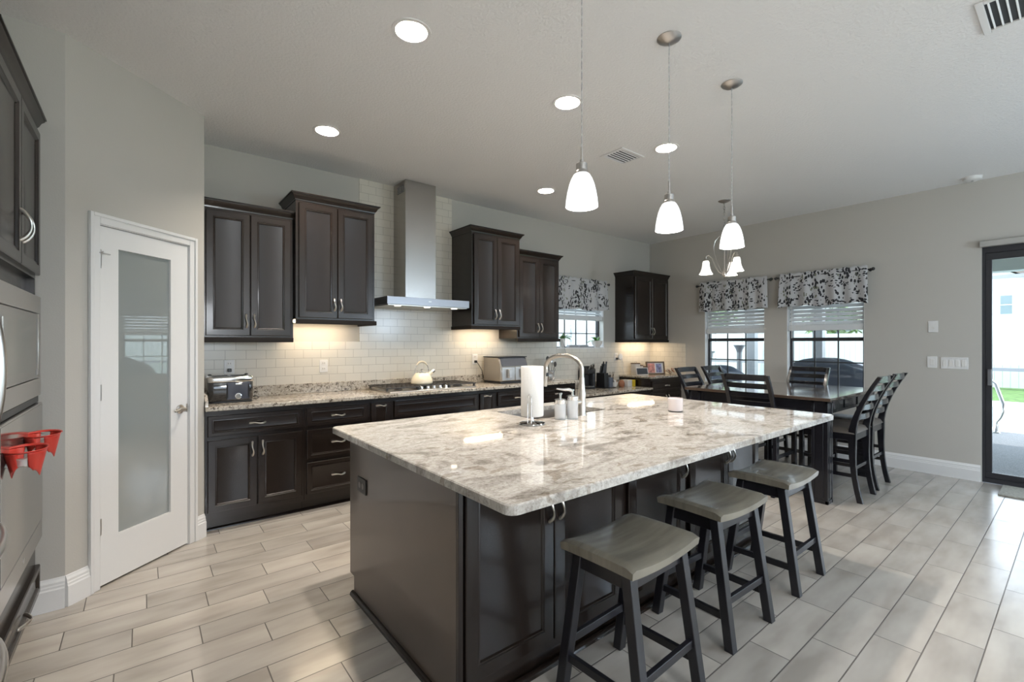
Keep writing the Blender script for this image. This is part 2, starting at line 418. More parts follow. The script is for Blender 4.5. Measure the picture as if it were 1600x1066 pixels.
# ---------------------------------------------------------------- room shell
YW, XW, ZC = 4.49, 6.50, 3.0
XL, YB = -1.12, -5.2
DA, DB = V(-.316, 3.345, 0), V(.343, 3.940, 0)         # pantry diagonal
cans = [(1.09, 2.195), (2.235, 2.19), (3.395, 2.185), (1.10, 3.63), (3.35, 3.60)]
fill_cans = [(.6, -1.6), (2.9, -1.6), (5.2, -1.6), (.6, -3.8), (2.9, -3.8), (5.2, -3.8)]  # unseen lights added behind the camera as fill
struct(box('floor', 'floor', XL, XW, YB, YW, -.06, 0))
def ceiling():
    bm = bmesh.new(); edges = []
    def loop(pts):
        vs = [bm.verts.new(p) for p in pts]
        for i in range(len(vs)): edges.append(bm.edges.new((vs[i], vs[(i + 1) % len(vs)])))
    loop([(XL - .15, YB - .15, ZC), (XW + .15, YB - .15, ZC), (XW + .15, YW + .15, ZC), (XL - .15, YW + .15, ZC)])
    for x, y in cans + fill_cans:
        loop([(x + .083 * math.cos(a * PI / 16), y + .083 * math.sin(a * PI / 16), ZC) for a in range(32)])
    bmesh.ops.triangle_fill(bm, use_beauty=True, use_dissolve=False, edges=edges, normal=(0, 0, -1))
    for f in bm.faces:
        if f.normal.z > 0: f.normal_flip()
    # remove faces that fill the holes
    kill = [f for f in bm.faces if any((f.calc_center_median() - V(x, y, ZC)).length < .07 for x, y in cans + fill_cans)]
    bmesh.ops.delete(bm, geom=kill, context='FACES_ONLY')
    me = bpy.data.meshes.new('ceiling'); bm.to_mesh(me); bm.free(); me.materials.append(M['ceiling'])
    o = bpy.data.objects.new('ceiling', me); COL.objects.link(o); return struct(o)
ceiling()
def wall_with_holes(name, axis, c0, c1, a0, a1, holes, m='wall', z1=ZC):
    # axis 'x': wall plane at x in [c0,c1], spans y a0..a1 ; axis 'y' the other way round
    mb = MB(); us = sorted({a0, a1} | {h[0] for h in holes} | {h[1] for h in holes})
    for u0, u1 in zip(us, us[1:]):
        zs = [(0, z1)]
        for h in holes:
            if h[0] <= u0 + 1e-6 and h[1] >= u1 - 1e-6:
                zs = [(0, h[2]), (h[3], z1)]
        for q0, q1 in zs:
            if q1 - q0 > 1e-4:
                if axis == 'x': mb.box(c0, c1, u0, u1, q0, q1)
                else: mb.box(u0, u1, c0, c1, q0, q1)
    bmesh.ops.remove_doubles(mb.bm, verts=mb.bm.verts, dist=1e-5)
    return struct(mb.build(name, m))
W1, W2 = (2.70, 3.54, .80, 2.16), (1.605, 2.425, .80, 2.16)
DOOR = (-1.75, .652, .0, 2.33)
RW = (-4.6, -2.2, .0, 2.33)
WB = (4.37, 5.345, 1.30, 2.16)
wall_with_holes('wall_right', 'x', XW, XW + .15, YB, YW, [W1, W2, DOOR, RW])
wall_with_holes('wall_back', 'y', YW, YW + .15, DB.x - .12, XW + .15, [WB])
REAR = [(-.4, 1.9, .8, 2.3), (3.4, 5.9, .0, 2.35)]  # unseen unglazed openings, added to let in fill daylight
wall_with_holes('wall_rear', 'y', YB - .15, YB, XL - .15, XW + .15, REAR)
struct(box('wall_left', 'wall', XL - .15, XL, YB, 3.345, 0, ZC))
pm = MB()
def quad_wall(mb, p, q, t, z0, z1):
    d = (q - p).normalized(); n = V(-d.y, d.x, 0) * t
    mb.prism([(p.x, p.y), (q.x, q.y), ((q + n).x, (q + n).y), ((p + n).x, (p + n).y)], lambda u, v: V(u, v, z0), lambda u, v: V(u, v, z1))
quad_wall(pm, V(XL - .15, DA.y, 0), DA, .10, 0, ZC)
dd = (DB - DA).normalized(); dn = V(dd.y, -dd.x, 0)      # dn points into the room
L = (DB - DA).length
def dp(s_, n_=0, z=0): return DA + dd * s_ + dn * n_ + V(0, 0, z)
DS0, DS1, DZ = .160, .765, 2.055                       # pantry door opening
quad_wall(pm, dp(0), dp(DS0), .10, 0, ZC); quad_wall(pm, dp(DS1), dp(L), .10, 0, ZC); quad_wall(pm, dp(DS0), dp(DS1), .10, DZ, ZC)
quad_wall(pm, DB, V(DB.x, YW, 0), .10, 0, ZC)
struct(pm.build('wall_pantry', 'wall'))


# baseboards: stepped profile along a run p->q, projecting along n
BBP = [(0, 0), (.019, 0), (.019, .105), (.015, .112), (.015, .122), (.012, .128), (.012, .140), (.006, .152), (.004, .160), (0, .162)]
def baseboard(name, p, q, n, m='trim'):
    return struct(MB().prism(BBP, lambda u, v: p + n * u + V(0, 0, v), lambda u, v: q + n * u + V(0, 0, v)).build(name, m))
baseboard('baseboard_right', V(XW, .66, 0), V(XW, 3.88, 0), V(-1, 0, 0))
baseboard('baseboard_diagonal', dp(0), dp(DS0 - .045), dn)
baseboard('baseboard_corner', dp(DS1 + .045), dp(L), dn)
baseboard('baseboard_left', V(-.44, DA.y, 0), DA, V(0, -1, 0))
baseboard('baseboard_side', DB, V(DB.x, 4.0, 0), V(1, 0, 0)) if False else None

# tile backsplash
TZ = 1.392
bt = MB()
bt.box(DB.x, WB[0], YW - .008, YW, .74, TZ); bt.box(WB[0], WB[1], YW - .008, YW, .74, WB[2]); bt.box(WB[1], XW, YW - .008, YW, .74, TZ)
bt.box(1.666, 2.722, YW - .008, YW, TZ, ZC)
struct(bt.build('trim_1', 'subway_x'))
struct(box('trim_2', 'subway_y', XW - .008, XW, 3.842, YW - .008, .88, 1.375))

# ---------------------------------------------------------------- cabinet helpers
FY = lambda Y: (lambda u, v, n: V(u, Y - n, v))            # faces -Y (towards the camera side)
FX = lambda X: (lambda u, v, n: V(X + n, u, v))            # faces +X
FYB = lambda Y: (lambda u, v, n: V(u, Y + n, v))
def panel_front(name, F, u0, u1, v0, v1, parent, m='espresso', fr=.052, t=.019):
    def ring(i, n): return [F(u0 + i, v0 + i, n), F(u1 - i, v0 + i, n), F(u1 - i, v1 - i, n), F(u0 + i, v1 - i, n)]
    w = min(u1 - u0, v1 - v0); fr = min(fr, w * .27)
    seq = [(0, 0), (0, t - .004), (.004, t), (fr - .006, t), (fr - .002, t - .004), (fr + .004, t - .003), (fr + .009, t - .010), (fr + .013, t - .011)]
    return MB().loft([ring(i, n) for i, n in seq]).build(name, m, parent, smooth=True, angle=.35)
def pull(F, cu, cv, vert, parent, ln=.105, rise=.026, m='nickel', name='handle'):
    pts, rs = [], []
    for k in range(13):
        a = k / 12; s_ = (a - .5) * ln
        n = .019 + rise * math.sin(PI * a) ** .75
        off = .0045 * math.sin(2 * PI * a)
        pts.append(F(cu + (off if vert else s_), cv + (s_ if vert else off), n)); rs.append(.0034 + .0035 * abs(math.cos(PI * a)) ** 2 + .001)
    mb = MB(); mb.tube(pts, rs, 8)
    for e in (0, -1): 
        p = pts[e]
        mb.sphere(p, .0068, n=6)
    return mb.build(name, m, parent, smooth=True)

def crown(F, x0, x1, ydepth, z, parent, left=True, right=True, h=.062, out=.042):
    # mitred crown run: sides go back to the wall
    prof = [(0, 0), (.004, 0), (.006, h * .18), (.014, h * .30), (out * .55, h * .62), (out * .85, h * .78), (out * .86, h * .86), (out, h * .88), (out, h), (0, h)]
    mb = MB()
    def path(o):
        pts = []
        if left: pts += [(x0 - o, -ydepth)]
        pts += [(x0 - (o if left else 0), o), (x1 + (o if right else 0), o)]
        if right: pts += [(x1 + o, -ydepth)]
        return pts
    rings = []
    n = len(path(0))
    for k in range(n): rings.append([F(path(o)[k][0], z + q, path(o)[k][1]) for o, q in prof])
    mb.loft(rings)
    mb.prism([(x0, -ydepth), (x1, -ydepth), (x1, 0), (x0, 0)], lambda u, v: F(u, z, v), lambda u, v: F(u, z + h * .9, v))
    return mb.build('crown_molding', 'espresso', parent, smooth=True, angle=.5)

def upper(label, x0, x1, yf, z0, z1, group='dark upper wall cabinets', left=True, right=True, rl=None, lightbar=None):
    # z0 bottom of light rail, z1 top of crown
    t = thing('upper_cabinet', label, 'cabinet', ((x0 + x1) / 2, YW, z0), group)
    F = FY(yf); dep = YW - yf
    zt = z1 - .062
    MB().box(x0, x1, yf, YW, z0 + .038, zt).build('body', 'espresso', t, bevel=.001)
    crown(F, x0, x1, dep - .0, zt, t, left, right)
    if rl: left, right = rl
    rl = MB(); o = .016
    rl.box(x0 - (o if left else 0), x1 + (o if right else 0), yf - o, yf + .012, z0, z0 + .038)
    if left: rl.box(x0 - o, x0 + .01, yf + .012, YW - .009, z0, z0 + .038)
    if right: rl.box(x1 - .01, x1 + o, yf + .012, YW - .009, z0, z0 + .038)
    rl.build('light_rail', 'espresso_matte', t, bevel=.004)
    xm = (x0 + x1) / 2; g = .022
    d1 = panel_front('door', F, x0 + g, xm - .002, z0 + .052, zt - .018, t)
    d2 = panel_front('door', F, xm + .002, x1 - g, z0 + .052, zt - .018, t)
    hz = z0 + .052 + .115
    pull(F, xm - .028, hz, True, d1, .10); pull(F, xm + .028, hz, True, d2, .10)
    if lightbar:
        lb = MB().box(lightbar[0], lightbar[1], YW - .17, YW - .13, z0 + .020, z0 + .037).build('light_bar', 'strip', t)
        o_ = lamp('under_cabinet_light', 'AREA', ((lightbar[0] + lightbar[1]) / 2, YW - .15, z0 + .017), STRIP_W, (1, .78, .52), (0, 0, 0), shape='RECTANGLE', size=lightbar[1] - lightbar[0], size_y=.03)
    return t
upper('dark brown wall cabinet beside the pantry door, lower of the left pair', .347, .98, 4.14, 1.385, 2.468, left=False, right=False)
upper('taller-set dark brown wall cabinet left of the steel range hood', .984, 1.655, 4.075, 1.54, 2.622, lightbar=(1.0, 1.5), rl=(False, True))
upper('taller-set dark brown wall cabinet right of the steel range hood', 2.728, 3.39, 4.09, 1.527, 2.628, lightbar=(2.80, 3.32), rl=(True, False))
upper('dark brown wall cabinet just left of the small window, lower of the right pair', 3.394, 4.07, 4.14, 1.395, 2.468, left=False)
upper('dark brown wall cabinet alone in the far corner of the room', 5.61, 6.497, 4.15, 1.388, 2.44, right=False, lightbar=(5.72, 6.38))

# base cabinets ---------------------------------------------------
BY = 3.965
def base_unit(label, x0, x1, kind, z1=.888, yf=BY, group='dark lower cabinets along the wall', toe=True):
    t = thing('base_cabinet', label, 'cabinet', ((x0 + x1) / 2, YW, 0), group)
    mb = MB().box(x0, x1, yf, YW, .10, z1); mb.box(x0, x1, yf + .075, YW, 0, .10)
    mb.build('body', 'espresso', t, bevel=.001)
    F = FY(yf); g = .018; a, b = x0 + g, x1 - g; top = z1 - .038
    if kind == 'drawer_doors':
        d = panel_front('drawer', F, a, b, top - .150, top, t, fr=.032); pull(F, (a + b) / 2, top - .075, False, d)
        xm = (a + b) / 2
        e = panel_front('door', F, a, xm - .003, .15, top - .178, t); f = panel_front('door', F, xm + .003, b, .15, top - .178, t)
        pull(F, xm - .035, top - .27, True, e); pull(F, xm + .035, top - .27, True, f)
    elif kind == 'drawers':
        zs = [(top - .150, top), (top - .415, top - .178), (.15, top - .443)]
        for q0, q1 in zs:
            d = panel_front('drawer', F, a, b, q0, q1, t, fr=.034); pull(F, (a + b) / 2, (q0 + q1) / 2, False, d)
    elif kind == 'pullout':
        d = panel_front('door', F, a, b, .15, top, t, fr=.038); pull(F, (a + b) / 2, top - .028, False, d, ln=.09)
    elif kind == 'cooktop':
        panel_front('drawer_front', F, a, b, top - .150, top, t, fr=.034)
        for q0, q1 in ((top - .415, top - .178), (.15, top - .443)):
            d = panel_front('drawer', F, a, b, q0, q1, t, fr=.034); pull(F, (a + b) / 2, (q0 + q1) / 2, False, d)
    return t
sh = MB(); sh.prism([(0, 0), (.018, 0), (.016, .009), (.009, .016), (0, .018)], lambda u, v: V(.347, BY + .074 - u, v), lambda u, v: V(4.19, BY + .074 - u, v))
struct(sh.build('trim_3', 'espresso'))
base_unit('dark lower cabinet beside the pantry door with one drawer over two doors', .347, 1.020, 'drawer_doors')
base_unit('dark lower cabinet with a stack of three drawers, behind the island corner', 1.022, 1.556, 'drawers')
base_unit('narrow dark pull-out cabinet just left of the cooktop cabinet', 1.558, 1.772, 'pullout')
base_unit('wide dark lower cabinet directly under the gas cooktop', 1.774, 2.722, 'cooktop')
base_unit('narrow dark pull-out cabinet just right of the cooktop cabinet', 2.724, 2.952, 'pullout')
base_unit('dark drawer cabinet under the air fryer', 2.954, 3.57, 'drawers')
base_unit('dark drawer cabinet at the end of the high counter, next to the low desk', 3.572, 4.185, 'drawers')
base_unit('dark lower cabinet in the far corner under the picture frame, drawer over two doors', 5.70, 6.497, 'drawer_doors', z1=.862, yf=3.925)
t = thing('drawer_cabinet', 'dark shallow drawer box under the low desk counter', 'cabinet', (4.94, 4.2, .60))
MB().box(4.187, 5.698, 3.915, 3.95, .595, .708).build('apron', 'espresso', t)
for a, b in ((4.21, 4.93), (4.95, 5.68)):
    d = panel_front('drawer', FY(3.915), a, b, .605, .70, t, fr=.022); pull(FY(3.915), (a + b) / 2, .652, False, d)

# worktops
def slab(name, x0, x1, y0, y1, z0, z1, m, label, extra=None, bev=.005):
    t = thing(name, label, 'countertop', ((x0 + x1) / 2, (y0 + y1) / 2, z0))
    MB().box(x0, x1, y0, y1, z0, z1).build('top', m, t, bevel=bev, seg=3)
    if extra: extra(t)
    return t
def ex(t):
    MB().box(.367, 4.19, YW - .030, YW - .008, .92, 1.010).build('backsplash', 'granite', t, bevel=.003)
    MB().prism([(3.925, .92), (YW - .008, .92), (YW - .008, 1.0), (3.985, 1.0), (3.93, .965)], lambda u, v: V(.347, u, v), lambda u, v: V(.367, u, v)).build('side_splash', 'granite', t, bevel=.002)
slab('countertop', .347, 4.205, 3.905, YW - .008, .889, .92, 'granite', 'long speckled granite worktop under the range hood', ex)
def ex2(t): MB().box(4.205, 5.70, YW - .028, YW - .008, .74, .82).build('backsplash', 'granite', t, bevel=.003)
slab('worktop', 4.186, 5.70, 3.88, YW - .008, .709, .74, 'granite', 'low speckled granite desk worktop holding the coffee maker and knife block', ex2)
slab('countertop', 5.685, 6.497, 3.88, YW - .008, .863, .892, 'granite', 'short speckled granite worktop in the far corner under the picture frame')

# ---------------------------------------------------------------- island
IX0, IX1, IYF, IYB = .905, 3.385, 1.455, 2.575
isl = thing('kitchen_island', 'large dark brown kitchen island with doors facing the bar stools', 'kitchen island', (2.14, 2.0, 0))
mb = MB()
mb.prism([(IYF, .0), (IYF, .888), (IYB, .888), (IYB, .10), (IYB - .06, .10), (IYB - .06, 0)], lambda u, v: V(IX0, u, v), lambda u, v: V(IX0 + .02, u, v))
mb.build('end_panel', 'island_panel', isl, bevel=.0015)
mb = MB().box(IX0 + .0205, 1.825, IYF + .002, IYB - .02, .10, .888); mb.box(2.515, IX1, IYF + .002, IYB - .02, .10, .888)
mb.box(1.825, 2.515, IYF + .002, IYB - .02, .10, .698); mb.box(1.825, 2.515, IYF + .002, 2.055, .698, .888); mb.box(1.825, 2.515, 2.485, IYB - .02, .698, .888)
mb.box(IX0 + .0205, IX1, IYF + .004, IYB - .08, 0, .10)
bmesh.ops.remove_doubles(mb.bm, verts=mb.bm.verts, dist=1e-5)
mb.build('body', 'espresso', isl)
MB().box(IX0 - .002, IX0 + .018, IYF - .016, IYF + .004, 0, .888).build('corner_post', 'espresso', isl, bevel=.002)
q = [(0, 0), (.020, 0), (.018, .012), (.010, .020), (0, .022)]
MB().loft([[V(IX0 - u, IYB - .05, v) for u, v in q], [V(IX0 - u, IYF - .018 - u, v) for u, v in q], [V(IX1 + u * 0, IYF - .018 - u, v) for u, v in q]]).build('shoe_molding', 'espresso', isl, smooth=True, angle=.6)
FI = FY(IYF)
for (a, b, side) in ((.935, 1.384, 1), (1.390, 1.850, -1), (1.905, 2.425, 1), (2.475, 2.925, 1), (2.931, 3.365, -1)):
    d = panel_front('door', FI, a, b, .10, .872, isl, m='espresso', fr=.060)
    pull(FI, (b - .028) if side > 0 else (a + .028), .668, True, d, ln=.105, rise=.03)
# back (sink side) doors
for (a, b) in ((.95, 1.45), (1.46, 1.96), (1.97, 2.47), (2.48, 2.98), (2.99, 3.37)):
    d = panel_front('door', FYB(IYB - .02), a, b, .13, .872, isl, fr=.055)
oc = MB().box(IX0 - .007, IX0, 2.330, 2.445, .590, .668).build('outlet_plate', 'black', isl, bevel=.0015)
rc = MB()
for yc in (2.367, 2.408): rc.lathe([(0, 0), (.0165, 0), (.0165, .002), (0, .002)], (IX0 - .007, yc, .629), 16, axis=(-1, 0, 0))
rc.build('receptacle', P('grey_receptacle', (.20, .19, .185), .4), oc)

def island_top():
    t = thing('countertop', 'huge pale veined granite slab topping the kitchen island', 'countertop', (2.14, 1.8, .889))
    x0, x1, y0, y1 = .806, 3.474, 1.012, 2.595
    def rr(x0, x1, y0, y1, r, n=6):
        pts = []
        for cx, cy, a0 in ((x1 - r, y1 - r, 0), (x0 + r, y1 - r, 90), (x0 + r, y0 + r, 180), (x1 - r, y0 + r, 270)):
            for k in range(n + 1):
                a = math.radians(a0 + 90 * k / n); pts.append((cx + r * math.cos(a), cy + r * math.sin(a)))
        return pts
    outer = rr(x0, x1, y0, y1, .035); inner = rr(1.84, 2.50, 2.07, 2.47, .03)
    bm = bmesh.new()
    def ring(pts, z): return [bm.verts.new((x, y, z)) for x, y in pts]
    prof = [(0, .005), (.0015, .0015), (.005, 0)]
    def fill(z, ins, up):
        eds = []; out = []
        for pts, sgn in ((outer, 1), (inner, 0)):
            if sgn:
                P2 = rr(x0 + ins, x1 - ins, y0 + ins, y1 - ins, .035 - ins * .5)
            else: P2 = pts
            vs = ring(P2, z); out.append(vs)
            for i in range(len(vs)): eds.append(bm.edges.new((vs[i], vs[(i + 1) % len(vs)])))
        r = bmesh.ops.triangle_fill(bm, use_beauty=True, edges=eds, normal=(0, 0, 1))
        kill = [f for f in r['geom'] if isinstance(f, bmesh.types.BMFace) and 1.86 < f.calc_center_median().x < 2.48 and 2.09 < f.calc_center_median().y < 2.45 and all(1.83 < v.co.x < 2.51 and 2.06 < v.co.y < 2.48 for v in f.verts)]
        bmesh.ops.delete(bm, geom=kill, context='FACES_ONLY'); return out
    a = fill(.92, .004, 1); b = fill(.889, .0, -1)
    mid = ring(outer, .916)
    def strip(A, B):
        n = len(A)
        for i in range(n): bm.faces.new((A[i], A[(i + 1) % n], B[(i + 1) % n], B[i]))
    strip(b[0], mid); strip(mid, a[0]); strip(b[1], a[1])
    bmesh.ops.recalc_face_normals(bm, faces=bm.faces)
    bmesh.ops.translate(bm, verts=bm.verts, vec=-ORG[t.name])
    me = bpy.data.meshes.new('top'); bm.to_mesh(me); bm.free(); me.materials.append(M['granite_island'])
    o = bpy.data.objects.new('top', me); COL.objects.link(o); o.parent = t
island_top()
t = thing('kitchen_sink', 'stainless undermount sink set in the island top', 'sink', (2.17, 2.27, .70))
sk = MB(); sx0, sx1, sy0, sy1 = 1.845, 2.495, 2.075, 2.465
sk.box(sx0 - .012, sx1 + .012, sy0 - .012, sy1 + .012, .705, .708)
for a in ((sx0 - .012, sx0, sy0 - .012, sy1 + .012), (sx1, sx1 + .012, sy0 - .012, sy1 + .012), (sx0, sx1, sy0 - .012, sy0), (sx0, sx1, sy1, sy1 + .012)):
    sk.box(*a, .708, .8885)
sk.build('basin', 'stainless_h', t)
MB().lathe([(0, .0), (.04, 0), (.045, .003), (0, .003)], (2.17, 2.27, .708), 20).build('drain', 'chrome', t, smooth=True)

# faucet
fx_, fy_ = 2.19, 2.018
t = thing('kitchen_faucet', 'tall brushed nickel gooseneck faucet on the island', 'faucet', (fx_, fy_, .92))
MB().lathe([(0, 0), (.029, 0), (.029, .006), (.025, .012), (.024, .10), (.026, .14), (.022, .15), (.0185, .20), (.0165, .24)], (fx_, fy_, .92), 24).build('base', 'nickel', t, smooth=True)
pts = [V(fx_, fy_, .92 + z) for z in (.20, .24, .27)]
R, zc = .150, 1.215
ux, uy = -.12, .993       # the spout swings a little to the left
for k in range(0, 19):
    a = PI - k * (PI * 1.06) / 18
    s_ = R + R * math.cos(a); pts.append(V(fx_ + ux * s_, fy_ + uy * s_, zc + .9 * R * math.sin(a) * .62))
pts[3].z = zc
MB().tube(pts, .0145, 14).build('spout', 'nickel', t, smooth=True)
e0 = pts[-1]; e1 = e0 + V(ux * .018, uy * .018, -.115)
sh_ = MB().cyl(e0 + V(0, 0, .004), e0 + (e1 - e0) * .35, .0150, .0170, 20); sh_.cyl(e0 + (e1 - e0) * .35, e1, .0175, .0205, 20)
sp = sh_.build('spray_head', 'nickel', t, smooth=True)
MB().box(-.008, .008, -.022, -.014, -.012, .012, Matrix.Translation(e0 + (e1 - e0) * .3)).build('button', 'black', sp)
h_ = MB().cyl((fx_ - .018, fy_, 1.005), (fx_ - .055, fy_, 1.005), .016, .016, 18)
h_.tube([(fx_ - .05, fy_, 1.005), (fx_ - .075, fy_ + .004, 1.018), (fx_ - .12, fy_ + .01, 1.045)], [.010, .008, .006], 10)
h_.build('lever', 'nickel', t, smooth=True)

# paper towel stand
px_, py_ = 1.722, 1.965
t = thing('paper_towel_holder', 'chrome paper towel holder with a full white roll on the island', 'paper towel holder', (px_, py_, .92))
MB().lathe([(0, 0), (.072, 0), (.076, .004), (.072, .009), (.03, .012), (.012, .016), (.008, .03), (.008, .322), (0, .324)], (px_, py_, .92), 32).build('stand', 'chrome', t, smooth=True)
MB().lathe([(.018, .0), (.062, 0), (.064, .003), (.064, .277), (.062, .28), (.018, .28), (.018, 0)], (px_, py_, .968), 40).build('paper_roll', 'paper', t, smooth=True, angle=.9)
cdir = V(-fx_ * 0 - .03, -.06, 0)
a0 = V(px_ - .045, py_ - .058, .932)
dv = V(-.0, 0, 0)
w0, w1 = V(px_ - .066, py_ - .038, 0), V(px_ - .052, py_ - .052, 0)
pp = [V(w0.x, w0.y, .935), V(w0.x, w0.y, 1.04), V(w0.x, w0.y, 1.085), V((w0.x + w1.x) / 2, (w0.y + w1.y) / 2, 1.095), V(w1.x, w1.y, 1.085), V(w1.x, w1.y, 1.04), V(w1.x, w1.y, .935)]
MB().tube(pp, .0022, 8).build('tension_arm', 'chrome', t, smooth=True)

# soap dispensers
def dispenser(x, y, label, h=.125, pump=True):
    t = thing('soap_dispenser', label, 'soap dispenser', (x, y, .92), 'glass soap bottles by the faucet')
    MB().lathe([(0, 0), (.033, 0), (.035, .004), (.035, h - .02), (.033, h - .01), (.0315, h - .01), (.0315, .012), (0, .012)], (x, y, .92), 24).build('bottle', 'clear', t, smooth=True)
    MB().lathe([(0, .0125), (.0305, .0125), (.0305, .05), (0, .05)], (x, y, .92), 24).build('soap', P('milky_soap', (.62, .58, .57), .3), t, smooth=True)
    MB().lathe([(0, h - .01), (.035, h - .01), (.036, h + .012), (.030, h + .016), (0, h + .016)], (x, y, .92), 24).build('lid', 'chrome', t, smooth=True)
    pb = MB().cyl((x, y, .92 + h + .01), (x, y, .92 + h + .045), .008, .008, 12)
    if pump:
        pb.tube([(x, y, .92 + h + .042), (x - .02, y + .01, .92 + h + .052), (x - .05, y + .028, .92 + h + .052), (x - .085, y + .05, .92 + h + .058)], [.011, .011, .008, .005], 10)
    pb.lathe([(0, 0), (.012, 0), (.012, .008), (0, .01)], (x, y, .92 + h + .045), 14)
    pb.build('pump', 'chrome', t, smooth=True)
dispenser(1.965, 1.985, 'clear soap bottle with chrome lid, left one beside the paper towels', .105, False)
dispenser(2.035, 1.952, 'clear soap bottle with long chrome pump spout, nearest the faucet', .125, True)

t = thing('candle', 'white glass jar candle alone on the island top', 'candle', (2.795, 1.73, .92))
MB().lathe([(0, .006), (.046, .006), (.049, .012), (.049, .088), (.0465, .090), (.0465, .05), (0, .05)], (2.795, 1.73, .92), 32).build('jar', P('frosted_white_jar', (.66, .60, .60), .2, coat=.5), t, smooth=True)
MB().lathe([(0, 0), (.045, 0), (.047, .006), (0, .006)], (2.795, 1.73, .92), 32).build('base', 'black', t, smooth=True)
MB().lathe([(0, .0505), (.0455, .0505), (.0455, .06), (0, .06)], (2.795, 1.73, .92), 24).build('wax', 'paper', t, smooth=True)

# ---------------------------------------------------------------- range hood, cooktop, kettle
t = thing('range_hood', 'tall stainless steel chimney range hood', 'range hood', (2.19, 4.3, 1.735))
mb = MB(); mb.box(1.745, 2.640, 4.0, YW - .009, 1.740, 1.812); cn = mb.build('canopy', P('hood_steel', (.30, .30, .32), .34, 1), t, bevel=.002)
lg = MB()
MB().prism([(1.76, 4.02), (2.625, 4.02), (2.625, 4.47), (1.76, 4.47)], lambda u, v: V(u, v, 1.732), lambda u, v: V(u, v, 1.7395)).build('filter_panel', 'nickel_dark', cn)
for x in (1.88, 2.19, 2.50):
    MB().lathe([(0, 0), (.030, 0), (.030, .003), (0, .003)], (x, 4.07, 1.7285), 20).build('hood_lamp', P('hood_bulb', (.9, .88, .8), .4, emit=(1, .86, .66), es=6), cn)
    lamp('hood_light', 'SPOT', (x, 4.07, 1.722), 5, (1, .84, .62), (math.radians(-8), 0, 0), spot_size=2.2, spot_blend=.6, shadow_soft_size=.03)
mb = MB(); mb.box(2.025, 2.362, 4.205, YW - .009, 1.812, 2.998)
ch = mb.build('chimney', 'stainless', t, bevel=.001)
MB().box(2.029, 2.358, 4.209, YW - .009, 2.40, 2.404).build('seam', 'nickel_dark', ch) if False else None
vs_ = MB()
for k in range(3):
    y0 = 4.245 + k * .052
    vs_.box(2.0225, 2.026, y0, y0 + .036, 2.885, 2.952)
vs_.build('vent_slots', P('vent_mesh', (.16, .16, .18), .4, .6), ch)
vb = MB()
for k in range(3):
    y0 = 4.245 + k * .052
    for j in range(4): vb.box(2.0205, 2.0235, y0 + .002, y0 + .034, 2.892 + j * .015, 2.897 + j * .015)
vb.build('vent_bars', 'stainless_h', ch)
MB().box(2.17, 2.20, 3.9985, 4.0, 1.776, 1.786).build('touch_mark', 'nickel_dark', cn)

t = thing('gas_cooktop', 'stainless gas cooktop with black cast iron grates', 'cooktop', (2.235, 4.19, .92))
MB().box(1.755, 2.70, 3.955, 4.43, .9205, .932).build('tray', 'stainless_h', t, bevel=.004)
for k, (gx0, gx1) in enumerate(((1.735, 2.075), (2.085, 2.385), (2.395, 2.715))):
    g = MB(); y0 = 3.995 if k != 1 else 4.08
    zt_ = .962
    for xx in (gx0, gx1): g.bar((xx, y0, zt_), (xx, 4.415, zt_), .014, .010)
    for yy in (y0, 4.415): g.bar((gx0, yy, zt_), (gx1, yy, zt_), .014, .010)
    nb = 7
    for j in range(1, nb): 
        xx = gx0 + (gx1 - gx0) * j / nb; g.bar((xx, y0, zt_), (xx, 4.415, zt_), .009, .009)
    for j in (1, 2, 3): yy = y0 + (4.415 - y0) * j / 4; g.bar((gx0, yy, zt_), (gx1, yy, zt_), .008, .008)
    for xx in (gx0 + .012, gx1 - .012):
        for yy in (y0 + .012, 4.403): g.box(xx - .009, xx + .009, yy - .009, yy + .009, .932, .96)
    g.build('grate', 'iron', t)
for bx, by, br in ((1.90, 4.10, .032), (1.90, 4.33, .042), (2.235, 4.25, .055), (2.56, 4.10, .042), (2.56, 4.33, .032)):
    MB().lathe([(0, 0), (br * 1.2, 0), (br * 1.15, .008), (br, .010), (br, .018), (0, .020)], (bx, by, .932), 20).build('burner', 'iron', t, smooth=True)
for k in range(5):
    x = 2.10 + k * .068; y = 4.012 + (.0 if k != 2 else 0)
    MB().lathe([(0, 0), (.021, 0), (.021, .004), (.017, .008), (.016, .026), (.013, .029), (0, .029)], (x, y, .932), 18).build('knob', 'chrome', t, smooth=True)

kx, ky, kz = 2.195, 4.19, .967
t = thing('tea_kettle', 'cream enamel tea kettle on the cooktop', 'kettle', (kx, ky, kz))
MB().lathe([(0, 0), (.098, 0), (.107, .006), (.109, .020), (.103, .050), (.086, .085), (.066, .108), (.052, .114), (0, .115)], (kx, ky, kz), 36).build('body', 'cream', t, smooth=True, angle=1.2)
MB().lathe([(0, .112), (.048, .113), (.046, .120), (.02, .124), (.008, .126), (.008, .136), (.014, .142), (.010, .150), (0, .152)], (kx, ky, kz), 24).build('lid', 'chrome', t, smooth=True)
hp = [V(kx - .078 * math.cos(a) * (1.0 + .10 * math.sin(a)), ky, kz + .10 + .125 * math.sin(a)) for a in [PI * k / 16 for k in range(17)]]
MB().tube(hp[:5], .0035, 8).tube(hp[12:], .0035, 8).build('handle_wire', 'chrome', t, smooth=True)
MB().tube(hp[4:13], [.006, .009, .010, .010, .010, .010, .010, .009, .006], 12).build('handle_grip', 'cream', t, smooth=True)
MB().cyl((kx + .070, ky - .01, kz + .085), (kx + .118, ky - .022, kz + .128), .024, .015, 18).build('spout', 'cream', t, smooth=True)
MB().cyl((kx + .108, ky - .019, kz + .118), (kx + .128, ky - .025, kz + .137), .018, .017, 18).build('whistle_cap', 'chrome', t, smooth=True)

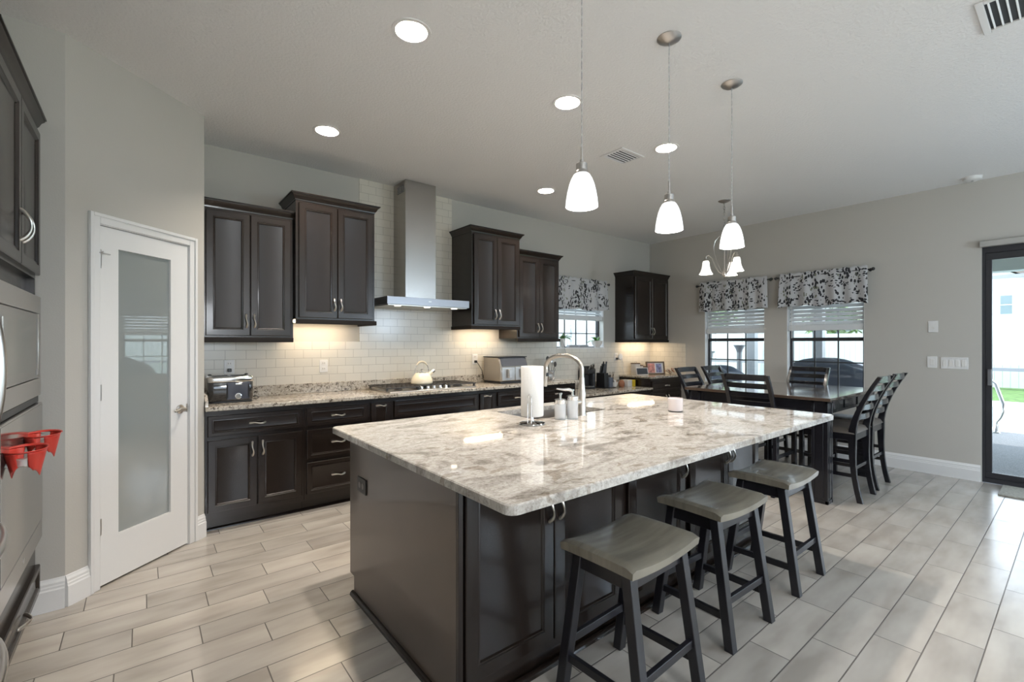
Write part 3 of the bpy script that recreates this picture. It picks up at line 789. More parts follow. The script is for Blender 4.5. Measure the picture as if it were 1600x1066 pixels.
# toaster (left end of the counter)
t = thing('toaster', 'black and chrome four-slice toaster on the counter by the pantry', 'toaster', (.53, 4.22, .92))
tx0, tx1, ty0, ty1 = .385, .685, 4.11, 4.36
def rbox(x0, x1, y0, y1, z0, z1, r, n=5, tap=0):
    def rg(z, i):
        pts = []
        for cx, cy, a0 in ((x1 - r, y1 - r, 0), (x0 + r, y1 - r, 90), (x0 + r, y0 + r, 180), (x1 - r, y0 + r, 270)):
            for k in range(n + 1):
                a = math.radians(a0 + 90 * k / n); pts.append(V(cx + (r - i) * math.cos(a), cy + (r - i) * math.sin(a), z))
        return pts
    return [rg(z0, .004), rg(z0 + .004, 0), rg(z1 - .012, 0 + tap), rg(z1 - .003, .004 + tap), rg(z1, .012 + tap)]
MB().loft(rbox(tx0, tx1, ty0, ty1, .935, 1.085, .035)).build('body', P('gloss_black', (.02, .02, .022), .08, coat=1), t, smooth=True, angle=.8)
MB().loft(rbox(tx0 - .004, tx1 + .004, ty0 - .004, ty1 + .004, 1.078, 1.122, .037)).build('rim', 'chrome', t, smooth=True, angle=.8)
MB().loft(rbox(tx0 + .004, tx1 - .004, ty0 + .004, ty1 - .004, .9205, .937, .03)).build('foot', 'black', t, smooth=True)
for k in range(2):
    for j in range(2): MB().box(tx0 + .03 + j * .13, tx0 + .14 + j * .13, ty0 + .06 + k * .085, ty0 + .09 + k * .085, 1.1225, 1.124).build('bread_slot', 'black_gap', t)
MB().box(.50, .655, ty0 - .008, ty0, .945, 1.075).build('control_panel', P('dark_blue_panel', (.045, .05, .07), .15, coat=.6), t, bevel=.003)
MB().lathe([(0, 0), (.022, 0), (.022, .003), (.018, .004), (0, .004)], (.578, ty0 - .008, .970), 24, axis=(0, -1, 0)).build('emblem', 'chrome', t)
bpy.data.objects[-1] if False else None
for x in (.505, .648): MB().box(x - .004, x + .004, ty0 - .012, ty0 - .008, .96, 1.06).build('lever_slot', 'black_gap', t)
MB().box(.556, .600, ty0 - .026, ty0 - .008, 1.058, 1.072).build('lever', 'chrome', t, bevel=.003)
for x in (.41, .66): MB().sphere((x, ty0 + .18, 1.128), .009, (1.6, 1, .6), 6).build('knob', 'black', t, smooth=True)
t_c = MB().tube([(.69, 4.26, .930), (.72, 4.22, .926), (.745, 4.25, .935), (.735, 4.31, .945), (.70, 4.34, .928)], .003, 6).build('power_cord', 'black', smooth=True)
tag(t_c, 'short black power cord looped beside the toaster', 'cord')

# air fryer
t = thing('air_fryer', 'stainless two-basket air fryer with dark control panel', 'air fryer', (3.33, 4.2, .92))
ax0, ax1, ay0, ay1 = 3.115, 3.525, 4.09, 4.42
MB().prism([(ay0, .945), (ay0, 1.115), (ay0 + .045, 1.215), (ay1, 1.215), (ay1, .945)], lambda u, v: V(ax0, u, v), lambda u, v: V(ax1, u, v)).build('body', P('champagne_steel', (.42, .385, .34), .32, .8), t, bevel=.010)
MB().box(ax0 + .006, ax1 - .006, ay0 + .006, ay1 - .006, .9205, .946).build('base', 'black', t, bevel=.004)
f = lambda u, w_: V(u, ay0 + .001 + .045 * w_ - .006, 1.118 + .095 * w_)
MB().loft([[f(ax0 + .02, 0), f(ax1 - .02, 0), f(ax1 - .02, 1), f(ax0 + .02, 1)], [f(ax0 + .02, 0) + V(0, .007, -.002), f(ax1 - .02, 0) + V(0, .007, -.002), f(ax1 - .02, 1) + V(0, .007, -.002), f(ax0 + .02, 1) + V(0, .007, -.002)]]).build('control_panel', 'display', t)
MB().box(ax0 - .003, ax1 + .003, ay0 + .03, ay1 + .003, 1.214, 1.224).build('lid', 'black', t, bevel=.003)
for c in ((ax0 + .015, (ax0 + ax1) / 2 - .004), ((ax0 + ax1) / 2 + .004, ax1 - .015)):
    bk = MB().box(c[0], c[1], ay0 - .010, ay0 + .001, .955, 1.108).build('basket', 'stainless_h', t, bevel=.004)
    xm = (c[0] + c[1]) / 2
    MB().box(xm - .022, xm + .022, ay0 - .052, ay0 - .010, .985, 1.085).build('handle', P('steel_handle', (.6, .6, .6), .3, .7), bk, bevel=.006)
tag(MB().tube([(3.035, YW - .03, 1.175), (3.06, YW - .05, 1.13), (3.10, YW - .06, 1.06), (3.12, YW - .05, .98), (3.17, 4.435, .935)], .0035, 8).build('power_cord', 'black', smooth=True), 'black power cord hanging from the outlet to the air fryer', 'cord')

# wall plates
def outlet(x, z, label, Y=YW - .008, wdt=.075, plug=False, parent=None):
    t = thing('wall_outlet', label, 'outlet', (x, Y, z), 'white outlets on the tile')
    MB().box(x - wdt / 2, x + wdt / 2, Y - .006, Y - .0002, z - .058, z + .058).build('plate', 'white_plastic', t, bevel=.002)
    for s_ in (-1, 1):
        r = MB().box(x - .018, x + .018, Y - .008, Y - .006, z + s_ * .026 - .016, z + s_ * .026 + .016).build('receptacle', 'white_ceramic', t, bevel=.001)
        for q_ in (-.0075, .0075): MB().box(x + q_ - .0015, x + q_ + .0015, Y - .0086, Y - .008, z + s_ * .026 - .004, z + s_ * .026 + .008).build('slot', 'black', r)
    if plug: MB().box(x - .014, x + .014, Y - .035, Y - .0087, z - .042, z - .014).build('plug', 'black', t, bevel=.004)
outlet(.565, 1.18, 'white outlet on the tile above the toaster with black plug', plug=True)
outlet(1.325, 1.163, 'white outlet on the tile between toaster and kettle')
outlet(3.035, 1.19, 'white outlet on the tile left of the air fryer with black plug', plug=True)
outlet(5.62, 1.17, 'white outlet on the tile left of the far corner with a charger in it', plug=True)
c5 = MB(); c5.lathe([(0, 0), (.045, 0), (.05, .01), (.045, .022), (0, .024)], (5.66, YW - .05, 1.17), 20, axis=(0, -1, 0)); 
tag(c5.build('plug_charger', 'white_plastic', smooth=True), 'round white charger plugged in by the far corner', 'charger')
tag(MB().tube([(5.66, YW - .085, 1.15), (5.65, YW - .08, 1.05), (5.70, YW - .075, .98), (5.73, YW - .08, .91), (5.78, YW - .09, .897)], .003, 6).tube([(5.66, YW - .085, 1.15), (5.70, YW - .08, 1.07), (5.70, YW - .075, .98)], .003, 6).build('charger_cable', 'white_plastic', smooth=True), 'thin white cable hanging below the charger', 'cable')

def plate_x(y, z, w_, n, name, label, toggles='rocker'):
    t = thing(name, label, 'switch', (XW, y, z))
    MB().box(XW - .006, XW, y - w_ / 2, y + w_ / 2, z - .060, z + .060).build('plate', 'white_plastic', t, bevel=.002)
    for k in range(n):
        yc = y + (k - (n - 1) / 2) * .047
        if toggles == 'rocker': MB().box(XW - .010, XW - .006, yc - .016, yc + .016, z - .033, z + .033).build('rocker', 'white_ceramic', t, bevel=.002)
        else: MB().lathe([(0, 0), (.012, 0), (.012, .006), (0, .006)], (XW - .006, yc, z - .012), 14, axis=(-1, 0, 0)).build('button', 'white_ceramic', t)
plate_x(1.012, 1.552, .078, 1, 'wall_control', 'single white wall plate with round button, highest beside the patio door', 'dot')
plate_x(1.020, 1.178, .078, 1, 'light_switch', 'single white rocker switch on the wall right of the dining chairs')
plate_x(.850, 1.172, .205, 4, 'light_switch', 'wide white four-gang switch plate nearest the patio door')

# ---------------------------------------------------------------- desk things
bx, by, bz = 4.86, 4.40, .74
t = thing('coffee_maker', 'black single-cup coffee maker on the low desk', 'coffee maker', (bx, by, bz))
MB().prism([(-.11, 0), (-.11, .03), (.0, .03), (.0, .20), (-.10, .21), (-.11, .27), (-.05, .32), (.05, .31), (.075, .24), (.075, 0)], lambda u, v: V(bx - .085, by + u, bz + v), lambda u, v: V(bx + .085, by + u, bz + v)).build('body', 'black', t, bevel=.01)
MB().box(bx + .087, bx + .135, by - .06, by + .07, bz + .0, bz + .28).build('water_tank', P('smoke_tank', (.05, .055, .065), .12), t, bevel=.012)
MB().tube([(bx - .05, by - .10, bz + .27), (bx - .03, by - .115, bz + .33), (bx + .03, by - .115, bz + .345), (bx + .06, by - .09, bz + .30)], .010, 10).build('handle', 'chrome', t, smooth=True)
MB().box(bx - .06, bx + .06, by - .105, by - .02, bz + .030, bz + .038).build('drip_tray', 'nickel_dark', t, bevel=.002)
bx, by, bz = 5.14, 4.30, .74
t = thing('knife_block', 'black knife block with dark handled knives on the low desk', 'knife block', (bx, by, bz))
MB().box(bx - .085, bx + .0, by - .07, by + .08, bz + .012, bz + .215).build('block', 'black', t, bevel=.004)
MB().box(bx + .002, bx + .075, by - .09, by + .03, bz + .012, bz + .150).build('front_block', P('slate_grey', (.10, .12, .16), .4), t, bevel=.004)
MB().box(bx - .12, bx + .13, by - .10, by + .10, bz, bz + .012).build('tray', 'black', t, bevel=.003)
for k in range(6):
    ox, oy = bx - .07 + (k % 3) * .026, by - .03 + (k // 3) * .05; hh = .10 + .03 * ((k * 7) % 3)
    MB().bar((ox, oy, bz + .2155), (ox + .012, oy - .008, bz + .215 + hh), .018, .026, w1=.016, t1=.022).build('knife_handle', 'black', t, bevel=.005)
for k in range(3): MB().sphere((bx + .018 + k * .021, by - .05 + .02 * (k % 2), bz + .168), .017, (1, .8, 1.2), 6).build('shear_handle', 'black', t, smooth=True)

def simple(name, label, cat, mb, m, **kw):
    o = mb.build(name, m, **kw); tag(o, label, cat); return o
def vbowl(x, y, z, r, h): return [(0, 0), (r * .55, 0), (r * .7, .005), (r, h), (r * .94, h), (r * .6, .012), (0, .012)]
t = thing('utensil_crock', 'grey crock of metal cooking utensils at the end of the high counter', 'utensil holder', (4.03, 4.25, .92))
MB().lathe([(0, 0), (.045, 0), (.05, .01), (.05, .11), (.046, .11), (.045, .012), (0, .012)], (4.03, 4.25, .92), 24).build('crock', 'grey_ceramic', t, smooth=True)
for k, (dx, dy, hh) in enumerate(((-.03, 0, .24), (.02, .02, .27), (.03, -.02, .22), (-.01, -.03, .25), (0, .03, .29))):
    m_ = MB().tube([(4.03 + dx * .4, 4.25 + dy * .4, .935), (4.03 + dx * 1.5, 4.25 + dy * 1.5, .92 + hh - .05)], .004, 8)
    m_.sphere((4.03 + dx * 1.7, 4.25 + dy * 1.7, .92 + hh - .03), .026, (1, .35, 1.3), 8)
    m_.build('utensil', 'nickel_dark' if k % 2 else 'iron', t, smooth=True)
t = thing('strainer', 'small round metal strainer leaning on the utensil crock', 'strainer', (3.90, 4.14, .92))
MB().lathe([(.0, .0), (.025, .003), (.045, .014), (.055, .034), (.053, .034), (.044, .018), (0, .004)], (3.90, 4.13, .966), 24, axis=(.2, -1, .25)).build('basket', 'nickel_dark', t, smooth=True)
MB().tube([(3.925, 4.10, .99), (3.97, 4.12, 1.02), (4.02, 4.15, 1.06)], .004, 8).build('handle', 'chrome', t, smooth=True)
# trinkets on the desk beside the knife block
t = thing('decorative_bowl', 'white and brown patterned bowl of trinkets behind the knife block', 'bowl', (5.33, 4.30, .74))
MB().lathe(vbowl(0, 0, 0, .075, .075), (5.33, 4.30, .74), 24).build('bowl', 'white_ceramic', t, smooth=True)
for k in range(7):
    a = k * .9; MB().sphere((5.33 + .035 * math.cos(a), 4.30 + .035 * math.sin(a), .74 + .072 + .012 * (k % 2)), .022, n=6).build('trinket', ('copper', 'iron', 'bulb_tan')[k % 3], t, smooth=True)
simple('small_jar', 'brown ceramic jar on the low desk left of the white box', 'jar', MB().lathe([(0, 0), (.035, 0), (.045, .02), (.045, .06), (.032, .085), (.026, .10), (0, .105)], (5.445, 4.24, .74), 20), 'copper', smooth=True)
simple('cardboard_box', 'small white box on the low desk', 'box', MB().box(5.50, 5.60, 4.17, 4.30, .74, .838), 'white_plastic', bevel=.002)
simple('carton', 'yellow carton at the right end of the low desk', 'box', MB().box(5.603, 5.668, 4.16, 4.27, .74, .835), 'yellow', bevel=.002)
t = thing('wire_basket', 'dark wire and twig ornament behind the knife block', 'ornament', (5.42, 4.415, .74))
wb = MB()
for k in range(9):
    a = k * .75; wb.tube([(5.42 - .07 + .018 * k, 4.415 + .01 * math.sin(a), .74), (5.42 + .07 * math.sin(a * 2.3), 4.415 + .02 * math.cos(a), .74 + .13 + .04 * (k % 3))], .003, 6)
wb.build('twigs', 'bark', t)
MB().lathe([(0, 0), (.055, 0), (.06, .02), (.05, .10), (.045, .10), (.05, .02), (0, .01)], (5.42, 4.415, .74), 20).build('vase', 'bulb_tan', t, smooth=True)
# things on the corner counter
cz = .892
t = thing('photo_frame', 'dark framed pair of photos on the far corner counter', 'picture frame', (6.17, 4.19, cz))
T = Matrix.Translation((6.20, 4.17, cz)) @ Matrix.Rotation(math.radians(-30), 4, 'Z') @ Matrix.Rotation(math.radians(-12), 4, 'X')
def tbox(*a): return MB().box(*a, T)
fr_ = MB(); W_, H_ = .30, .20
for a in ((-W_ / 2, W_ / 2, -.012, .008, 0, .02), (-W_ / 2, W_ / 2, -.012, .008, H_ - .02, H_), (-W_ / 2, -W_ / 2 + .02, -.012, .008, .02, H_ - .02), (W_ / 2 - .02, W_ / 2, -.012, .008, .02, H_ - .02)): fr_.box(*a, T)
fr_.box(-W_ / 2, W_ / 2, .0085, .016, 0, H_, T)
fr_.build('frame', 'bark', t, bevel=.002)
tbox(-.13, .13, -.001, .008, .02, .18).build('mount', 'white_ceramic', t)
ph1 = tbox(-.125, -.01, -.003, -.001, .025, .175).build('photo', P('warm_photo', (.55, .22, .17), .3, var=.6, vscale=22), t)
ph2 = tbox(.01, .10, -.003, -.001, .03, .165).build('photo', P('blue_photo', (.20, .20, .34), .3, var=.8, vscale=26), t)
t = thing('smart_display', 'small white tablet with a dark screen on the corner counter', 'tablet', (5.83, 4.18, cz))
T2 = Matrix.Translation((5.86, 4.17, cz + .006)) @ Matrix.Rotation(math.radians(-28), 4, 'Z') @ Matrix.Rotation(math.radians(-18), 4, 'X')
MB().box(-.095, .095, 0, .012, 0, .115, T2).build('case', 'white_plastic', t, bevel=.003)
MB().box(-.085, .085, -.002, 0, .012, .105, T2).build('screen', 'screen_dark', t)
MB().box(-.04, .04, .012, .07, -.002, .02, T2).build('stand', 'white_plastic', t)
for k, (x, y, r, h) in enumerate(((5.94, 4.36, .068, .165), (6.075, 4.385, .055, .130), (6.20, 4.40, .052, .105))):
    t = thing('canister', ('tallest beaded white canister with dark lid behind the tablet', 'middle beaded white canister with dark lid in the far corner', 'smallest beaded white canister with dark lid behind the picture frame')[k], 'canister', (x, y, cz), 'white canisters in the far corner')
    MB().lathe([(0, 0), (r, 0), (r, h), (0, h)], (x, y, cz), 28).build('jar', 'bulb_tan', t, smooth=True, angle=.7)
    MB().lathe([(0, h), (r * 1.05, h), (r * 1.05, h + .014), (0, h + .018)], (x, y, cz), 28).build('lid', 'bark', t, smooth=True, angle=.7)
    MB().tube([(x - .025, y, cz + h + .014), (x - .02, y, cz + h + .035), (x, y, cz + h + .042), (x + .02, y, cz + h + .035), (x + .025, y, cz + h + .014)], .004, 8).build('knob', 'nickel_dark', t, smooth=True)
t = thing('dried_arrangement', 'low sprig of brown dried berries at the right end of the corner counter', 'dried flowers', (6.36, 4.02, cz))
random.seed(3)
sp = MB()
for k in range(9):
    a = random.uniform(-.9, .9); x = 6.36 + a * .10; y = 4.02 + random.uniform(-.05, .05)
    sp.tube([(6.36, 4.02, cz + .004), ((6.36 + x) / 2, y, cz + .045), (x, y, cz + .05 + random.uniform(0, .04))], .002, 5)
sp.build('stems', 'bark', t)
for k in range(16):
    MB().sphere((6.36 + random.uniform(-.12, .12), 4.02 + random.uniform(-.06, .06), cz + .012 + random.uniform(.02, .075)), .011, n=5).build('berry', 'copper' if k % 3 else 'bulb_tan', t, smooth=True)

# ---------------------------------------------------------------- ceiling lights
def can_light(x, y, label, watts, group='recessed ceiling lights', color=WARM):
    t = thing('recessed_light', label, 'ceiling light', (x, y, ZC), group)
    MB().lathe([(.0815, .0), (.0815, -.004), (.100, -.004), (.101, -.001), (.101, 0), (.0815, 0)], (x, y, ZC), 36).build('trim_ring', 'trim', t, smooth=True, angle=.5)
    MB().lathe([(.0812, -.003), (.060, .075), (.058, .095), (.059, .095), (.0622, .075), (.0825, -.001)], (x, y, ZC), 36).build('baffle', 'can', t, smooth=True)
    MB().lathe([(0, .088), (.0585, .088), (.0585, .094), (0, .094)], (x, y, ZC), 28).build('lens', 'lens', t)
    lamp('can_lamp', 'AREA', (x, y, ZC + .084), watts * 1.35, color, (0, 0, 0), shape='DISK', size=.10)
labs = ['recessed light in the ceiling, nearest the camera and largest', 'recessed light in the ceiling above the island, left of the nearest pendant cord',
        'recessed light in the ceiling crossed by the middle pendant cord', 'recessed light in the ceiling in front of the left wall cabinets', 'recessed light in the ceiling above the right wall cabinets']
for (x, y), l in zip(cans, labs): can_light(x, y, l, CAN_W)
for x, y in fill_cans: can_light(x, y, 'unseen recessed light added behind the camera for fill', CAN_FILL, 'added recessed fill lights', (.78, .89, 1))

def fill_globe(x, y, label, color):  # unseen lamp added to brighten the ceiling and walls evenly
    t = thing('fill_lamp', label, 'added fill lamp', (x, y, 0), 'added globe fill lamps')
    MB().lathe([(0, 0), (.15, 0), (.15, .02), (.02, .03), (.012, .05), (.012, 1.52), (.05, 1.54), (.05, 1.56), (0, 1.56)], (x, y, 0), 24).build('stand', 'nickel', t, smooth=True)
    g = MB().sphere((x, y, 1.86), .30, n=14).build('glass_globe', 'globe_glass', t, smooth=True)
    lamp('fill_bulb', 'POINT', (x, y, 1.86), FILL_GLOBE_W, color, shadow_soft_size=.29)
M['globe_glass'] = mat_glass('globe_glass', (1, 1, 1))
fill_globe(.9, -2.4, 'unseen globe lamp added for fill light, left one', (.92, .96, 1))
fill_globe(5.0, -2.6, 'unseen globe lamp added for fill light, right one', (.64, .81, 1))
pend_x = [1.506, 2.183, 2.875]
pl = ['white glass bell pendant lamp nearest the camera, lowest in view', 'white glass bell pendant lamp, middle of the three over the island', 'white glass bell pendant lamp farthest over the island, by the chandelier']
def pendant(x, y, label):
    t = thing('pendant_lamp', label, 'pendant lamp', (x, y, 1.978), 'pendant lamps over the island')
    zb = 1.978
    sh = [(.071, 0), (.0705, .012), (.068, .035), (.063, .065), (.055, .098), (.046, .122), (.036, .140), (.028, .146)]
    sp_ = sh + [(r - .003, z) for r, z in sh[::-1]]
    MB().lathe(sp_, (x, y, zb), 40).build('glass_shade', 'shade_glass', t, smooth=True)
    MB().lathe([(0, .140), (.029, .140), (.030, .150), (.027, .158), (.0245, .160), (.0245, .188), (.020, .192), (.009, .196), (.009, .206), (.0055, .210), (.0055, .262), (0, .262)], (x, y, zb), 24).build('socket_cap', 'nickel_dark', t, smooth=True, angle=.7)
    cb = MB(); zt = ZC - .022; n = 90; 
    for ph in (0, PI):
        pts = [V(x + .0018 * math.cos(ph + k * .55), y + .0018 * math.sin(ph + k * .55), zb + .260 + (zt - zb - .260) * k / n) for k in range(n + 1)]
        cb.tube(pts, .0014, 6)
    cb.build('twisted_cord', P('clear_silver_cord', (.50, .50, .51), .25, .3), t, smooth=True)
    MB().lathe([(0, -.028), (.010, -.027), (.030, -.022), (.052, -.012), (.062, -.004), (.063, 0), (0, 0)], (x, y, ZC), 36).build('ceiling_canopy', 'nickel_dark', t, smooth=True)
    lamp('pendant_bulb', 'POINT', (x, y, zb + .05), PEND_W, (1, .96, .92), shadow_soft_size=.03)
for x, l in zip(pend_x, pl): pendant(x, 1.388, l)

# chandelier
cx_, cy_ = 5.175, 2.585
t = thing('chandelier', 'brushed nickel chandelier with three white bell shades over the dining table', 'chandelier', (cx_, cy_, 2.12))
MB().lathe([(0, -.03), (.012, -.028), (.05, -.012), (.064, -.003), (.065, 0), (0, 0)], (cx_, cy_, ZC), 30).build('ceiling_canopy', 'nickel_dark', t, smooth=True)
chn = MB()
z = ZC - .03; k = 0
while z > 2.60:
    a = (k % 2) * PI / 2; c_, s_ = math.cos(a), math.sin(a)
    pts = [V(cx_ + .011 * math.cos(q * PI / 5) * c_, cy_ + .011 * math.cos(q * PI / 5) * s_, z - .02 + .020 * math.sin(q * PI / 5)) for q in range(11)]
    chn.tube(pts, .0028, 6, cap=False); z -= .031; k += 1
chn.tube([(cx_ + .008 * math.sin(i * .8), cy_ + .008 * math.cos(i * .8), ZC - .03 - i * .02) for i in range(22)], .0025, 6)
chn.build('chain', 'nickel_dark', t, smooth=True)
MB().lathe([(0, .50), (.008, .50), (.010, .47), (.022, .455), (.010, .44), (.007, .40), (.007, .12), (.016, .07), (.026, .045), (.022, .02), (.008, .01), (.012, 0), (0, -.012)], (cx_, cy_, 2.13), 20).build('column', 'nickel', t, smooth=True)
for k in range(3):
    a = math.radians(YAW * 0 + 165 + 120 * k) + (YAW - PI / 2)
    ca, sa = math.cos(a), math.sin(a); R_ = .195
    def q(r, z): return V(cx_ + ca * r, cy_ + sa * r, z)
    arm = MB().tube([q(.01, 2.60), q(.05, 2.60), q(.095, 2.55), (q(.115, 2.48)), q(.105, 2.40), q(.07, 2.28), q(.02, 2.17)], .0045, 8)
    arm.tube([q(.02, 2.165), q(.06, 2.19), q(.10, 2.27), q(.13, 2.35), q(.165, 2.385), q(R_, 2.375), q(R_, 2.345)], .0055, 8)
    am = arm.build('arm', 'nickel', t, smooth=True)
    zc_ = 2.170
    MB().lathe([(0, .185), (.016, .183), (.020, .165), (.026, .150), (0, .150)], q(R_, zc_), 20).build('socket', 'nickel', am, smooth=True)
    bell = [(.074, 0), (.070, .008), (.056, .035), (.045, .07), (.040, .105), (.037, .135), (.030, .152)]
    MB().lathe(bell + [(r - .003, z) for r, z in bell[::-1]], q(R_, zc_), 32).build('glass_shade', 'bell_glass', am, smooth=True)
    lamp('chandelier_bulb', 'POINT', q(R_, zc_ + .05), CHAND_W, (1, .93, .84), shadow_soft_size=.03)

# vents, smoke detector
def vent(x0, x1, y0, y1, n, along, label, big=False):
    t = thing('ceiling_vent', label, 'vent', ((x0 + x1) / 2, (y0 + y1) / 2, ZC), 'white ceiling air vents')
    f = .03; fm = MB()
    for a in ((x0, x1, y0, y0 + f), (x0, x1, y1 - f, y1), (x0, x0 + f, y0 + f, y1 - f), (x1 - f, x1, y0 + f, y1 - f)): fm.box(*a, ZC - .010, ZC - .0005)
    fm.build('frame', 'trim', t, bevel=.003)
    MB().box(x0 + f, x1 - f, y0 + f, y1 - f, ZC - .0012, ZC - .0006).build('backing', 'grille_slot', t)
    X0, X1, Y0, Y1 = x0 + f, x1 - f, y0 + f, y1 - f
    for k in range(n):
        if along == 'x':
            yy = Y0 + (Y1 - Y0) * (k + .5) / n; mb = MB().box(X0, X1, -.0012, .0012, -.004, .004, Matrix.Translation((0, yy, ZC - .006)) @ Matrix.Rotation(.9, 4, 'X'))
        else:
            xx = X0 + (X1 - X0) * (k + .5) / n; mb = MB().box(-.0012, .0012, Y0, Y1, -.007, .007, Matrix.Translation((xx, 0, ZC - .010)) @ Matrix.Rotation(.45, 4, 'Y'))
        mb.build('louver', 'trim', t)
vent(3.09, 3.40, 2.40, 2.64, 6, 'x', 'small white ceiling vent between two recessed lights')
t = vent(3.10, 3.44, -.10, .338, 13, 'x', 'white ceiling vent at the upper right corner of the room')
t = thing('smoke_detector', 'round white smoke detector on the ceiling above the patio door', 'smoke detector', (6.33, .70, ZC))
MB().lathe([(0, -.036), (.055, -.034), (.068, -.026), (.070, -.006), (.075, -.004), (.075, 0), (0, 0)], (6.33, .70, ZC), 32).build('body', 'white_plastic', t, smooth=True, angle=.6)
MB().lathe([(0, -.0385), (.010, -.0385), (.010, -.036), (0, -.036)], (6.33, .70, ZC), 14).build('test_button', 'grey_ceramic', t)

# ---------------------------------------------------------------- pantry door
TD = Matrix.Translation(DA) @ Matrix.Rotation(math.atan2(dd.y, dd.x), 4, 'Z')     # local x along the wall, -y into the room
def dbox(mb, s0, s1, n0, n1, z0, z1): return mb.box(s0, s1, -n1, -n0, z0, z1, TD)
tr = MB()
cw = .050
for (a, b, z0, z1) in ((DS0 - cw, DS0 + .008, 0, DZ + cw), (DS1 - .008, DS1 + cw, 0, DZ + cw), (DS0 + .008, DS1 - .008, DZ - .008, DZ + cw)):
    dbox(tr, a, b, 0, .012, z0, z1)
for (a, b, z0, z1) in ((DS0 - cw, DS0 - cw + .020, 0, DZ + cw), (DS1 + cw - .020, DS1 + cw, 0, DZ + cw), (DS0 - cw + .02, DS1 + cw - .02, DZ + cw - .020, DZ + cw)):
    dbox(tr, a, b, .012, .020, z0, z1)
dbox(tr, DS0, DS0 + .010, -.10, 0, 0, DZ - .01); dbox(tr, DS1 - .010, DS1, -.10, 0, 0, DZ - .01); dbox(tr, DS0 + .01, DS1 - .01, -.10, 0, DZ - .012, DZ - .001)
struct(tr.build('trim_4', 'trim', bevel=.003))
pd = thing('door_1', None, None, dp(DS0 + .012)); pd['kind'] = 'structure'
s0, s1, gs0, gs1, gz0, gz1 = DS0 + .014, DS1 - .014, .280, .622, .270, 1.925
df = MB()
for (a, b, z0, z1) in ((s0, gs0, .012, DZ - .016), (gs1, s1, .012, DZ - .016), (gs0, gs1, .012, gz0), (gs0, gs1, gz1, DZ - .016)): dbox(df, a, b, -.038, -.002, z0, z1)
bmesh.ops.remove_doubles(df.bm, verts=df.bm.verts, dist=1e-5)
df.build('door_slab', 'door_white', pd)
dbox(MB(), gs0, gs1, -.026, -.016, gz0, gz1).build('glass_pane', 'frosted', pd)
def hinge(z, h=.09):
    hb = MB(); dbox(hb, s0 - .006, s0 + .010, -.002, .0005, z - h / 2, z + h / 2)
    hb.cyl(dp(s0 - .003, .005, z - h / 2), dp(s0 - .003, .005, z + h / 2), .005, n=10); return hb.build('hinge', 'nickel_dark', pd)
for z in (1.86, 1.10, .345): hinge(z)
hk = MB(); hk.cyl(dp(s0 - .002, .004, 1.80), dp(s0 - .002, .004, 1.87), .006, n=10); hk.bar(dp(s0 - .012, .012, 1.885), dp(s0 + .042, .018, 1.882), .008, .006); hk.cyl(dp(s0 - .006, .012, 1.885), dp(s0 - .006, .03, 1.89), .004, n=8)
hk.build('door_stop', 'nickel_dark', pd)
kn = MB(); kn.lathe([(0, 0), (.030, 0), (.030, .004), (.012, .010), (.010, .03), (.016, .036), (.0, .046)], dp(.692, -.002, .935), 24, axis=tuple(dn))
kn.tube([dp(.692, .040, .935), dp(.672, .043, .939), dp(.645, .043, .936), dp(.610, .045, .930)], [.011, .009, .008, .006], 10)
kn.build('lever_handle', 'nickel', pd, smooth=True)
dbox(MB(), s1 - .012, s1 + .001, -.03, -.0015, .91, .965).build('latch_plate', 'nickel', pd)
# pantry interior behind the frosted door
struct(box('wall_pantry_back', 'wall', -1.1, .24, 4.55, 4.65, 0, ZC))
struct(box('wall_pantry_side', 'wall', -1.2, -1.1, 3.45, 4.65, 0, ZC))
struct(box('floor_pantry', 'floor', -1.12, .343, YW - .0, 4.65, -.06, 0))

# ---------------------------------------------------------------- oven tower and refrigerator
TX, TY0, TY1 = -.425, 2.40, 3.338
t = thing('oven_tower', 'tall dark cabinet tower at the left edge holding the wall ovens', 'cabinet', (-.72, 2.87, 0))
mb = MB(); mb.box(XL + .002, TX, TY0, TY0 + .02, .10, 2.46); mb.box(XL + .002, TX, TY1 - .02, TY1, .10, 2.46)
mb.box(XL + .002, TX, TY0 + .02, TY1 - .02, 1.705, 2.46); mb.box(XL + .002, TX, TY0 + .02, TY1 - .02, .10, .385)
mb.box(XL + .002, TX - .03, TY0 + .02, TY1 - .02, 1.615, 1.705)
mb.box(XL + .002, TX - .075, TY0, TY1, 0, .10)
mb.build('body', 'espresso', t)
F = FX(TX)
ym = 2.868
d = panel_front('door', F, TY0 + .012, ym - .002, 1.722, 2.445, t); pull(F, ym - .03, 1.885, True, d, .13, .034)
d = panel_front('door', F, ym + .002, TY1 - .004, 1.722, 2.445, t); pull(F, ym + .03, 1.885, True, d, .13, .034)
crown(F, TY0, TY1, .6, 2.46, t, True, False)
d = panel_front('drawer', F, TY0 + .012, TY1 - .004, .115, .255, t, fr=.032); pull(F, ym, .178, False, d, .14, .03)
mw = thing('microwave_oven', 'built-in stainless microwave above the wall oven', 'microwave', (-.6, 2.87, 1.116), )
MB().box(TX - .45, TX + .002, TY0 + .022, TY1 - .022, 1.125, 1.605).build('housing', 'black', mw)
def xframe(y0, y1, z0, z1, b, xf, xt):
    m_ = MB()
    for a in ((y0, y1, z0, z0 + b[0]), (y0, y1, z1 - b[1], z1), (y0, y0 + b[2], z0 + b[0], z1 - b[1]), (y1 - b[3], y1, z0 + b[0], z1 - b[1])): m_.box(xf, xt, *a)
    return m_
xframe(TY0 + .01, TY1 - .004, 1.118, 1.612, (.085, .085, .055, .055), TX + .003, TX + .020).build('trim_kit', 'stainless_h', mw, bevel=.002)
